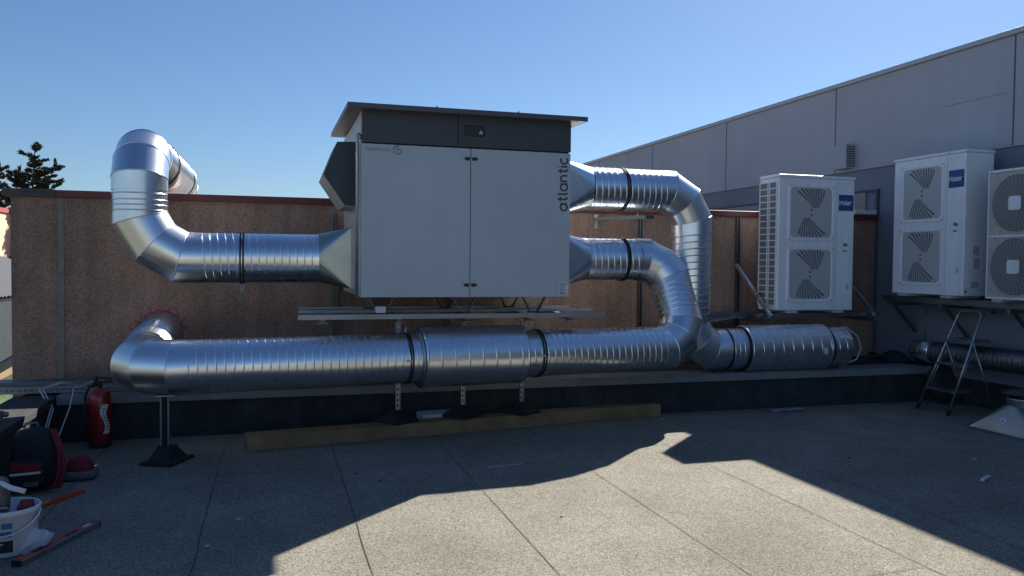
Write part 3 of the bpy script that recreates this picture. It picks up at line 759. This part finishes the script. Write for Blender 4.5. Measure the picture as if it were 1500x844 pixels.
# racks
t = thing('wall_rack', 'steel cantilever rack on the brown wall carrying the lone white outdoor unit', 'rack', (6, 8.98, .97))
for y in (8.24, 8.52):
    mb = MB(); mb.box(5.0 if y > 8.4 else 5.42, 7.15, y, y+.045, .985, 1.032); mb.build('rail', 'galv_dull', t)
for x in (5.52, 6.98):
    mb = MB(); mb.box(x-.02, x+.02, 8.1, 8.995, .93, .983); mb.build('arm', 'galv_dull', t)
    mb = MB(); mb.bar((x+.065, 8.94, 1.6), (x+.03, 8.13, 1.0), .035, .035, (1, 0, 0)); mb.build('brace', 'galv', t)
mb = MB(); mb.bar((4.86, 8.3, .945), (5.3, 8.45, .985), .09, .012, (0, 0, 1)); o = mb.build('steel_offcut', 'galv', None); tag(o, 'short shiny steel channel resting on the rack end beside the vertical duct', 'steel channel')
mb = MB(); mb.box(4.72, 5.4, 8.38, 8.96, .965, .983); mb.build('shelf_plate', 'galv_dull', t)
t = thing('building_rack', 'steel rack along the grey building carrying two white outdoor units', 'rack', (7.4, 6.5, 1.1))
for x in (7.33, 7.6):
    mb = MB(); mb.box(x, x+.05, 4.3, 8.38, 1.17, 1.238); mb.build('rail', 'galv_dull', t)
for y in (8.25, 7.45, 6.55, 5.2):
    mb = MB(); mb.box(7.3, 7.775, y-.02, y+.02, 1.12, 1.168); mb.build('arm', 'galv_dull', t)
    mb = MB(); mb.bar((7.76, y+.04, .78), (7.42, y+.04, 1.13), .03, .03, (0, 1, 0)); mb.build('brace', 'galv_dull', t)
mb = MB()
slotted(mb, (7.5, 6.9, 1.1), (1, 0, 0), (0, 1, 0), 1.0, .1, .03, .05, .03, .03); o = mb.build('cable_tray', 'galv_dull', None); tag(o, 'short perforated tray hanging under the rack behind the step ladder', 'cable tray')
# low duct along the building
t = thing('low_duct', 'thin spiral duct running under the rack behind the step ladder', 'duct', (7.55, 6, .5))
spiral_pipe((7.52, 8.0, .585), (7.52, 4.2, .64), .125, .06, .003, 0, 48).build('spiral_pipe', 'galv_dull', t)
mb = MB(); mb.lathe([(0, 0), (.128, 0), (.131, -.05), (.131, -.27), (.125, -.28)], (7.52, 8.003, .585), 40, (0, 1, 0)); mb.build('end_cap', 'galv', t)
for y in (7.88, 6.3):
    mb = MB(); mb.tube([(7.52, y, .71), (7.52, y, 1.115)], .006); mb.build('hanger_rod', 'galv_dull', t)
    band_ring((7.52, y, .59), (0, 1, 0), .127, .03, .006, 32).build('clamp', 'galv_strut', t)
mb = MB()
P = [(7.4, 9-.02-.35, .41), (7.6, 8.5, .43), (7.7, 8.2, .3), (7.68, 7.9, .22)]
rows = []
for i in range(15):
    f = i/14; y = 8.75-f*1.25; rows.append([mb.bm.verts.new((7.42+.33*j/5+.02*math.sin(i*1.3+j), y+.04*math.sin(j*2+i*.7), max(.02, (.43 if y > 7.78 else .43-(7.78-y)*1.5)+.05*math.sin(i*.9+j*1.4)+.03*j/5))) for j in range(6)])
for a, b in zip(rows, rows[1:]):
    for j in range(5):
        f = mb.bm.faces.new((a[j], a[j+1], b[j+1], b[j])); f.smooth = True
r = bmesh.ops.solidify(mb.bm, geom=mb.bm.faces[:], thickness=.006)
o = mb.build('membrane_offcut', 'tool_grey', None); tag(o, 'crumpled grey membrane offcut slumped over the upstand in the far right corner', 'membrane')

# step ladder
t = thing('step_ladder', 'folding three step ladder with looped handrail in front of the rack', 'step ladder', (7.05, 7.1, 0))
fl, fr_ = V((6.98, 7.395, .03)), V((6.95, 6.935, .03)); tl, tr = V((7.31, 7.2, 1.06)), V((7.31, 6.89, 1.07))
mb = MB(); loop = [fl, fl.lerp(tl, .5), tl]
for k in range(1, 6):
    a = PI-PI*k/6; loop.append(V((7.32, (7.2+6.89)/2-math.cos(a)*-.155*1, 1.065+.05*math.sin(a))))
loop = [fl, fl.lerp(tl, .5), tl, V((7.322, 7.175, 1.10)), V((7.326, 7.13, 1.112)), V((7.326, 6.96, 1.118)), V((7.322, 6.915, 1.106)), tr, fr_.lerp(tr, .5), fr_]
mb.tube(loop, .0125, 10); mb.build('frame', 'alu', t)
for p in (fl, fr_):
    mb = MB(); d = (tl-fl).normalized(); mb.tube([p-d*.03, p+d*.03], .02, 10); mb.build('rubber_foot', 'rubber', t)
for f in (.21, .48, .74):
    a, b = fl.lerp(tl, f), fr_.lerp(tr, f); c = (a+b)/2; L = (b-a).length; dd = .24 if f < .7 else .27
    ang = math.atan2((b-a).y, (b-a).x)
    mb = MB(); mb.obox(c+V((dd/2-.03, 0, 0)), (dd, L, .022), Matrix.Rotation(ang+PI/2, 3, 'Z'), .006); mb.build('step', 'alu', t)
mb = MB()
for yy in (7.25, 6.88): mb.tube([(7.2, yy, .78), (7.5, yy-.02, .02)], .009, 8); mb.tube([(7.03, yy+.06, .22), (7.24, yy, .77)], .005, 6)
mb.build('rear_leg', 'alu', t)

# square galvanised roof cowl (bottom right)
t = thing('roof_cowl', 'galvanised square to round roof cowl with white sticker lying at the right edge', 'roof cowl', (7.05, 5.9, 0))
cx, cy, hw, hz, rc = 6.95, 6.0, .34, .28, .165
mb = MB(); n = 32; cor = [V((cx-hw, cy-hw, .03)), V((cx+hw, cy-hw, .03)), V((cx+hw, cy+hw, .03)), V((cx-hw, cy+hw, .03))]; ang = [225, 315, 45, 135]
def cp(a): return V((cx+rc*math.cos(R_(a)), cy+rc*math.sin(R_(a)), hz))
for k in range(4):
    a0 = ang[k]-45
    for j in range(8): mb.face([cor[k], cp(a0+90*j/8), cp(a0+90*(j+1)/8)])
    mb.face([cor[k], cp(a0+90), cor[(k+1) % 4]])
mb.build('cone', 'galv_plate', t)
mb = MB(); mb.box(cx-hw-.012, cx+hw+.012, cy-hw-.012, cy+hw+.012, .001, .03); mb.build('base_flange', 'galv_strut', t)
mb = MB(); mb.lathe([(rc-.003, -.01), (rc+.004, -.005), (rc+.004, .05), (rc+.012, .055), (rc+.012, .065), (rc-.004, .066), (rc-.004, .0)], (cx, cy, hz), 48); mb.build('collar', 'galv', t)
mb = MB(); mb.lathe([(rc+.02, .1), (rc+.06, .104), (rc+.06, .115), (0, .17)], (cx, cy, hz), 48)
for k in range(4): mb.tube([(cx+rc*math.cos(k*PI/2+.4), cy+rc*math.sin(k*PI/2+.4), hz+.04), (cx+rc*math.cos(k*PI/2+.4), cy+rc*math.sin(k*PI/2+.4), hz+.112)], .008, 6)
mb.build('rain_cap', 'hood_paint', t)
# sticker on the sloping face
fa, fb, fc = cor[0], cor[3], cp(180); nn = (fb-fa).cross(fc-fa).normalized()
if nn.x > 0: nn = -nn
uy = (fc-(fa+fb)/2).normalized(); ux = uy.cross(nn).normalized()
c = (fa+fb)/2+uy*.12-ux*.02+nn*.002
st = MB(); st.prism([(-.035, -.035), (.035, -.035), (.035, .035), (-.035, .035)], c-nn*.001, ux, uy, .002); stk = st.build('sticker', 'label_white', t)
mb = MB(); mb.prism([(-.012, -.01), (.012, -.01), (.012, .012), (-.012, .012)], c+nn*.0012, ux, uy, .001); mb.build('printed_mark', 'ink_faint', stk)

# ================================================================== LEFT CORNER
# cable tray and cables
t = thing('perforated_tray', 'perforated steel cable tray along the roof edge left of the red extinguisher', 'cable tray', (-2, 8.0, .42))
mb = MB()
slotted(mb, (-3.6, 7.93, .445), (0, 0, 1), (1, 0, 0), 2.55, .06, .02, .05, .03, .018)
mb.box(-3.6, -1.05, 7.955, 8.2, .43, .433); mb.box(-3.6, -1.05, 8.2, 8.203, .43, .48); mb.build('tray', 'galv_dull', t)
mb = MB(); mb.box(-3.6, -1.15, 8.22, 8.5, .41, .47, .004); mb.build('lid', 'galv_dull', t)
for k, (x0, dx) in enumerate(((-1.93, .02), (-1.9, .0), (-1.66, .3))):
    mb = MB(); b0 = V((-1.66+.008*k, 6.9, .02))
    mb.tube([(x0+.25, 8.05, .45), (x0+.12, 7.98, .50), (x0, 7.8, .47), (x0+.0+(b0.x-x0)*.5, 7.6, .33), b0.lerp(V((x0, 7.5, .3)), .35), b0], .006, 6)
    o = mb.build('white_cable', 'cable_white', None); tag(o, 'thin white cable hanging from the perforated tray to behind the backpack', 'cable', 'white cables from the tray')
# extinguisher
t = thing('fire_extinguisher', 'red fire extinguisher with black hose standing by the dark upstand', 'fire extinguisher', (-1.41, 7.56, 0))
ex, ey = -1.41, 7.56
mb = MB(); mb.lathe([(0, .045), (.085, .045), (.088, .06), (.088, .42), (.082, .455), (.055, .485), (.025, .495), (.02, .51), (0, .51)], (ex, ey, 0), 40); cyl = mb.build('cylinder', 'ext_red', t)
mb = MB(); mb.lathe([(0, 0), (.084, 0), (.09, .01), (.09, .06), (.0885, .062)], (ex, ey, 0), 32); mb.build('base_ring', 'rubber', t)
mb = MB(); mb.tube([(ex, ey, .50), (ex, ey, .545)], .02, 14); mb.obox((ex+.02, ey, .55), (.15, .026, .016), Matrix.Rotation(-.08, 3, 'Y'), .004); mb.obox((ex+.03, ey, .585), (.13, .026, .012), Matrix.Rotation(.12, 3, 'Y'), .004); mb.obox((ex-.03, ey, .565), (.03, .022, .04), None, .003); mb.build('valve_handle', 'rubber', t)
mb = MB(); mb.tube([(ex-.02, ey-.01, .53), (ex-.08, ey-.03, .515), (ex-.105, ey-.04, .44), (ex-.1, ey-.06, .25), (ex-.085, ey-.07, .12)], .012, 10); mb.tube([(ex-.085, ey-.07, .12), (ex-.082, ey-.07, .06)], .017, 10); mb.build('hose', 'rubber', t)
# wavy white label wrapped round the cylinder
mb = MB(); N = 24
def wrap(a, z, r=.0888): return V((ex+r*math.sin(a), ey-r*math.cos(a), z))
for i in range(N):
    def lim(f):
        z = .12+f*.25; mid = .62+.22*math.sin(f*2*PI*1.0+.2); hwid = .16+.10*abs(math.cos(f*PI)); return z, mid-hwid, mid+hwid+.1
    z0, a0, b0 = lim(i/N); z1, a1, b1 = lim((i+1)/N)
    for k in range(4):
        f0, f1 = k/4, (k+1)/4
        mb.face([wrap(a0+(b0-a0)*f0, z0), wrap(a0+(b0-a0)*f1, z0), wrap(a1+(b1-a1)*f1, z1), wrap(a1+(b1-a1)*f0, z1)], True)
lb = mb.build('label', 'lbl_white', cyl)
mb = MB()
for k in range(8):
    z = .15+k*.025; a = .52+.2*math.sin((z-.12)/.25*2*PI+.2)+.05
    mb.face([wrap(a, z, .0892), wrap(a+.16+.04*(k % 3), z, .0892), wrap(a+.16+.04*(k % 3), z+.012, .0892), wrap(a, z+.012, .0892)])
mb.build('label_print', 'ext_red', lb)
# backpack
def blob(mb, c, sx, sy, sz, sub=3, box=.55, noise=.02, taper=0):
    r = bmesh.ops.create_icosphere(mb.bm, subdivisions=sub, radius=1)
    for v in r['verts']:
        p = v.co.copy(); m = max(abs(p.x), abs(p.y), abs(p.z)); q = p/m; p = p.lerp(q, box)
        p *= 1+random.uniform(-noise, noise)
        tz = 1-taper*(p.z*.5+.5)
        v.co = V(c)+V((p.x*sx*tz, p.y*sy*tz, p.z*sz))
    for f in mb.bm.faces: f.smooth = True
t = thing('backpack', 'black tool backpack with red pocket and reflective stripe by the left parapet', 'backpack', (-1.57, 6.25, 0))
mb = MB(); blob(mb, (-1.575, 6.27, .215), .165, .12, .215, 3, .62, .012, .18); mb.build('body', 'bag_black', t)
mb = MB(); blob(mb, (-1.60, 6.145, .14), .115, .045, .10, 3, .7, .01); pk = mb.build('front_pocket', 'bag_black', t)
mb = MB(); mb.obox((-1.60, 6.112, .185), (.19, .03, .06), Matrix.Rotation(.1, 3, 'Y'), .008); mb.build('red_flap', 'bag_red', pk)
mb = MB(); mb.obox((-1.597, 6.104, .148), (.185, .028, .016), Matrix.Rotation(-.05, 3, 'Y'), .003); mb.build('reflective_stripe', 'reflective', pk)
mb = MB(); mb.obox((-1.565, 6.100, .075), (.09, .01, .03), None, .003); mb.build('woven_patch', 'tool_grey', pk)
mb = MB(); mb.tube([(-1.64, 6.25, .43), (-1.63, 6.25, .46), (-1.56, 6.25, .465), (-1.55, 6.25, .43)], .009, 8); mb.build('carry_handle', 'tool_grey', t)
for dx in (0, .03):
    mb = MB(); mb.tube([(-1.46+dx*.4, 6.22, .42), (-1.41+dx*.6, 6.17, .3), (-1.40+dx, 6.15, .15), (-1.43+dx, 6.14, .04), (-1.47, 6.13, .04)], .014, 8); mb.build('shoulder_strap', 'bag_red', t)
t = thing('tool_bag', 'small dark red bag lying behind the black backpack', 'bag', (-1.34, 6.48, 0))
mb = MB(); blob(mb, (-1.35, 6.5, .10), .12, .11, .07, 3, .35, .012, .5); mb.build('top', 'bag_red', t)
mb = MB(); blob(mb, (-1.35, 6.5, .035), .125, .115, .035, 3, .6, .01); mb.build('base', 'tool_grey', t)
# drill on parapet
t = thing('cordless_drill', 'dark cordless drill lying on the left parapet coping', 'drill', (-1.93, 6.75, .4))
mb = MB(); mb.tube([(-2.12, 6.78, .45), (-1.98, 6.74, .452), (-1.9, 6.72, .45)], [.036, .034, .026], 14); mb.tube([(-1.899, 6.72, .45), (-1.87, 6.713, .45)], .02, 12); mb.build('body', 'tool_grey', t)
mb = MB(); mb.obox((-2.07, 6.70, .428), (.05, .15, .045), Matrix.Rotation(.25, 3, 'Z'), .012); mb.obox((-2.05, 6.62, .43), (.1, .07, .058), None, .008); mb.build('grip', 'rubber', t)
mb = MB(); mb.lathe([(0, .002), (.016, .002), (.017, -.006)], (-1.868, 6.712, .45), 14, (1, -.25, 0)); mb.build('chuck', 'alu', t)
# bucket
t = thing('plastic_bucket', 'white plastic bucket of tools at the lower left edge', 'bucket', (-1.375, 4.95, 0))
bx, by = -1.385, 4.97
mb = MB(); mb.lathe([(0, .003), (.132, .003), (.135, .01), (.15, .22), (.157, .222), (.158, .245), (.153, .252), (.148, .248), (.13, .02), (0, .015)], (bx, by, 0), 48); mb.build('pail', 'bucket', t)
def bwrap(a, z, ex_=.0008): r = .135+.015*(z-.01)/.21+ex_; return V((bx+r*math.sin(a), by-r*math.cos(a), z))
def patch(mb, a0, a1, z0, z1, ex_=.0008):
    for k in range(6):
        p, q = a0+(a1-a0)*k/6, a0+(a1-a0)*(k+1)/6
        mb.face([bwrap(p, z0, ex_), bwrap(q, z0, ex_), bwrap(q, z1, ex_), bwrap(p, z1, ex_)], True)
mb = MB(); patch(mb, -.9, .42, .03, .095); mb.build('label', 'ink_navy', t)
mb = MB(); patch(mb, -.5, -.15, .13, .16); mb.build('label', 'ink_navy', t)
mb = MB(); patch(mb, -.1, .38, .115, .145); patch(mb, .05, .4, .16, .19); mb.build('blue_print', 'ink_blue', t)
mb = MB(); patch(mb, -.35, .1, .075, .082, .0016); patch(mb, -.35, .0, .06, .066, .0016); mb.build('white_print', 'bucket', t)
mb = MB(); mb.tube([bwrap(1.5, .225, .012)]+[bwrap(1.5-3.0*k/12, .225-.1*math.sin(PI*k/12), .02) for k in range(1, 12)]+[bwrap(-1.5, .225, .012)], .005, 8); mb.build('bail_handle', 'bucket', t)
# what stands in the bucket
t = thing('power_tool', 'grey power tool with black grip sticking out of the white bucket', 'tool', (bx-.03, by, .25))
mb = MB(); blob(mb, (bx-.06, by-.02, .30), .075, .06, .12, 3, .5, .02); mb.build('body', 'tool_grey', t)
mb = MB(); mb.tube([(bx-.04, by-.05, .40), (bx+.03, by-.06, .36), (bx+.10, by-.06, .335)], .014, 10); mb.build('grip', 'reflective', t)
mb = MB(); mb.tube([(bx+.02, by-.04, .2), (bx+.02, by-.1, .262), (bx-.06, by-.11, .27), (bx-.09, by-.06, .2)], .007, 8); o = mb.build('clamp_frame', 'alu', None); tag(o, 'bare metal clamp lying on top of the tools in the white bucket', 'tool')
mb = MB(); mb.obox((bx+.085, by+.0, .235), (.07, .09, .05), Matrix.Rotation(.3, 3, 'X'), .01); o = mb.build('red_case', 'bag_red', None); tag(o, 'small dark red case tucked inside the rim of the white bucket', 'case')
# plastic bag
mb = MB(); blob(mb, (-1.25, 4.93, .055), .10, .07, .06, 4, .2, .0, .35)
for v in mb.bm.verts:
    p = v.co; v.co = p+V((.018*math.sin(p.z*60+p.y*25), .015*math.sin(p.x*55), .016*math.sin(p.x*40+p.y*50)))
    if v.co.z < .003: v.co.z = .003
    if p.x > -1.22: v.co.z += (p.x+1.22)*.55
    v.co.z = max(v.co.z, .003)
mb.build('plastic_bag', 'plastic', None); tag(bpy.data.objects['plastic_bag'], 'crumpled white plastic bag leaning against the white bucket', 'plastic bag')
# spirit levels
def level(label, p0, p1, hgt, wd, m, grp, vial=False):
    t = thing('spirit_level', label, 'spirit level', ((p0[0]+p1[0])/2, (p0[1]+p1[1])/2, 0), grp)
    a, b = V((*p0, hgt/2+.001)), V((*p1, hgt/2+.001)); d = (b-a).normalized(); nn = V((-d.y, d.x, 0)); L = (b-a).length
    rot = Matrix((d, nn, V((0, 0, 1)))).transposed(); c = (a+b)/2
    mb = MB(); mb.obox(c, (L, wd, hgt), rot, .002); bd = mb.build('bar', 'alu' if not vial else m, t)
    mb = MB(); mb.obox(c+V((0, 0, hgt/2+.001)), (L*.985, wd*.86, .0016), rot); 
    if not vial: mb.build('red_face', m, bd)
    else: mb.build('top_face', m, bd)
    for f in (.27, .66):
        mb = MB(); mb.obox(a.lerp(b, f)+V((0, 0, hgt/2+.0022)), (L*.17, wd*.42, .0016), rot); mb.build('grip_slot', 'rubber' if not vial else 'vial', bd) if not (vial and f > .5) else None
    if not vial:
        mb = MB(); mb.obox(a.lerp(b, .87)+V((0, 0, hgt/2+.0022)), (L*.09, wd*.4, .0016), rot); mb.build('white_print', 'reflective', bd)
        for p in (a, b): 
            mb = MB(); mb.obox(p+d*(-.004 if p is a else .004), (.009, wd*1.02, hgt*1.02), rot); mb.build('end_cap', 'rubber', bd)
level('red faced aluminium spirit level lying in front of the plastic bag', (-1.272, 4.70), (-1.015, 5.29), .03, .055, 'level_red', 'spirit levels')
level('short orange spirit level lying between bucket and backpack', (-1.47, 5.70), (-1.245, 6.09), .022, .035, 'level_orange', 'spirit levels', True)
# litter
for (x, y, zz, s, a, nm, lab, m) in ((5.42, 7.6, 0, .2, .06, 'metal_offcut', 'pale blue metal offcut lying by the dark upstand below the right silencer', 'sheet_blue'), (5.14, 4.77, 0, .09, .5, 'paper_scrap', 'small white paper scrap on the shaded roof at right', 'label_white')):
    mb = MB(); q = Matrix.Rotation(a, 3, 'Z')
    for k in range(4):
        x0, x1 = -s+2*s*k/4, -s+2*s*(k+1)/4; z0, z1 = .006+.014*abs(math.sin(k*1.3)), .006+.014*abs(math.sin((k+1)*1.3)); hy = .045 if s > .1 else .014
        mb.face([V((x, y, zz))+q @ V(p) for p in ((x0, -hy, z0), (x1, -hy, z1), (x1, hy, z1+.004), (x0, hy, z0+.004))])
    bmesh.ops.remove_doubles(mb.bm, verts=mb.bm.verts, dist=1e-5); bmesh.ops.solidify(mb.bm, geom=mb.bm.faces[:], thickness=.002)
    tag(mb.build(nm, m, None), lab, nm.replace('_', ' '))
mb = MB(); mb.bar((1.61, 6.04, .005), (1.9, 6.08, .005), .005, .004); tag(mb.build('thin_stick', 'label_white', None), 'thin white stick on the shaded roof in front of the beam', 'stick')
rnd = random.Random(3)
spots = [(.6, 6.1), (3.85, 7.5), (-.2, 5.2), (.75, 5.85), (1.75, 4.75), (6.9, 8.0-.4), (7.3, 7.6), (-.35, 4.75), (5.6, 5.3), (4.6, 5.6)]
for i, (x, y) in enumerate(spots):
    mb = MB(); blob(mb, (x, y, .006), rnd.uniform(.006, .02), rnd.uniform(.005, .012), .005, 2, .3, .1)
    tag(mb.build('debris_chip', 'label_white' if i % 3 else 'rubber', None), 'tiny chip of site litter lying loose on the roof felt', 'litter', 'bits of litter on the roof')

# ================================================================== BEYOND
# salmon building with red coping, lean-to roof
t = thing('salmon_building', 'sunlit salmon rendered building with rose coping beyond the left roof edge', 'building', (-11, 30, -5))
NX = -8.0
mb = MB(); mb.box(NX-8, NX, 18, 60, -5, 3.0); mb.build('wall', 'salmon', t)
mb = MB(); mb.box(NX-8.05, NX+.06, 17.95, 60.05, 3.003, 3.14); mb.build('coping', 'coping_rose', t)
mb = MB()
for k in range(120):
    y0, y1 = 18+k*.3, 18+k*.3+.3
    for j in range(2):
        ya, yb = y0+j*.15, y0+j*.15+.15; za, zb = (.05 if j == 0 else 0), (0 if j == 0 else .05)
        mb.face([(NX+.01, ya, 1.62+za), (NX+1.2, ya, .55+za), (NX+1.2, yb, .55+zb), (NX+.01, yb, 1.62+zb)])
lr = mb.build('lean_to_roof', 'corrugated', t)
mb = MB(); mb.box(NX+.02, NX+1.1, 18, 53, -5, -1.2); mb.build('lean_to_wall', 'beige', t)
mb = MB(); mb.box(NX+.02, NX+1.05, 18, 53, -1.195, .5); mb.build('window_band', 'hood_paint', t)
mb = MB(); blob(mb, (-6.2, 24, -3.2), .7, 8, 1.8, 4, .6, .05); tag(mb.build('hedge', 'hedge', None), 'dark green clipped hedge below the salmon building', 'hedge')
t = thing('parasol', 'blue sloping fabric awning down in the yard left of the brown wall', 'awning', (-4.0, 13.5, -5))
mb = MB(); mb.prism([(-1.3, -1.2), (1.2, .35), (1.2, .38), (-1.3, -1.17)], (-4.4, 14.5, .0), (1, 0, 0), (0, 0, 1), 2.4); mb.build('canopy', 'tarp', t)
mb = MB()
for x, y, z in ((-5.6, 14.3, -1.15), (-3.3, 14.3, .3), (-5.6, 12.3, -1.15), (-3.3, 12.3, .3)): mb.tube([(x, y, -5), (x, y, z)], .03, 8)
mb.build('poles', 'galv_dull', t)
# building and trees behind the camera (seen in the duct reflections)
t = thing('opposite_building', 'pale rendered building standing far behind the camera side of the roof', 'building', (0, -40, -5))
mb = MB(); mb.box(-45, 40, -60, -42, -5, 1.3); mb.build('wall', 'tan_wall', t)
mb = MB(); mb.box(-45.2, 40.2, -60.2, -41.8, 1.303, 1.5); mb.build('coping', 'cap_metal', t)

def conifer(label, base, top, seed, rad, leaders, m):
    rn = random.Random(seed); bx, by, bz = base
    t = thing('conifer_tree', label, 'tree', base, 'conifers behind the brown wall')
    tk = MB(); lf = MB()
    H = top-bz
    def spray(p, d, L):
        n = max(3, int(L/.075)); side = d.cross(V((0, 0, 1)))
        side = side.normalized() if side.length > .01 else V((1, 0, 0))
        for k in range(n):
            f = (k+.6)/n; q = p+d*L*f+V((0, 0, -.10*L*f*f))
            for _ in range(6):
                dd = (d*rn.uniform(.2, 1.1)+side*rn.uniform(-1, 1)+V((rn.uniform(-.25, .25), rn.uniform(-.25, .25), rn.uniform(-.15, .55)))).normalized()
                l = rn.uniform(.12, .26)*(1.15-.5*f); w_ = rn.uniform(.022, .05)
                sd = dd.cross(V((rn.uniform(-1, 1), rn.uniform(-1, 1), rn.uniform(-1, 1)))).normalized()*w_
                lf.face([q, q+dd*l*.45+sd, q+dd*l, q+dd*l*.45-sd])
    for lx, ly, lt, z0, lr in leaders:
        P = [V((bx+lx*max(0, (z-z0)/(lt-z0) if z > z0 else 0)+.05*math.sin(z*1.3), by+ly*max(0, (z-z0)/(lt-z0) if z > z0 else 0), z)) for z in [bz+(lt-bz)*k/14 for k in range(15)] if z >= z0-.8 or lr >= 1]
        tk.tube(P, [max(.015, .22*(lt-p.z)/H) for p in P], 8)
        z = max(z0, bz+2.5)
        while z < lt-.1:
            frac = (lt-z)/(lt-max(z0, bz+2.5)); p = min(P, key=lambda q: abs(q.z-z))
            nb = 3 if frac > .1 else 2
            for _ in range(nb):
                a = rn.uniform(0, 2*PI); L = (.18+rad*lr*frac**.75)*rn.choice((.45, .7, .9, 1.1, 1.3))
                up = rn.uniform(.05, .5)+.25*(1-frac)
                d = V((math.cos(a), math.sin(a), up)).normalized(); s_ = V((p.x, p.y, z))
                tk.tube([s_, s_+d*L*.9+V((0, 0, -.08*L))], [.02+.012*L, .006], 5); spray(s_, d, L)
                for q in range(int(L/.3)):
                    f = rn.uniform(.3, .85); a2 = a+rn.choice((-1, 1))*rn.uniform(.5, 1); spray(s_+d*L*f, V((math.cos(a2), math.sin(a2), up*.6+.1)).normalized(), L*(1-f)*.75+.12)
            z += rn.uniform(.07, .17)
        spray(V((P[-1].x, P[-1].y, lt-.25)), V((.05, 0, 1)).normalized(), .32)
    tk.build('trunk', 'trunk', t); lf.build('crown', m, t, fix=False)
conifer('dark conifer with two leaders rising above the left end of the brown wall', (-7.55, 30, -5), 5.3, 5, 1.0, ((.05, 0, 5.3, -2, 1.0), (.6, .2, 4.8, 1.5, .45), (-.4, .1, 4.5, 1, .45)), 'needles')
conifer('narrower dark conifer at the far left edge of the view', (-10.35, 36, -5), 5.2, 11, 1.2, ((.1, 0, 5.2, -2, 1.0),), 'needles_b')
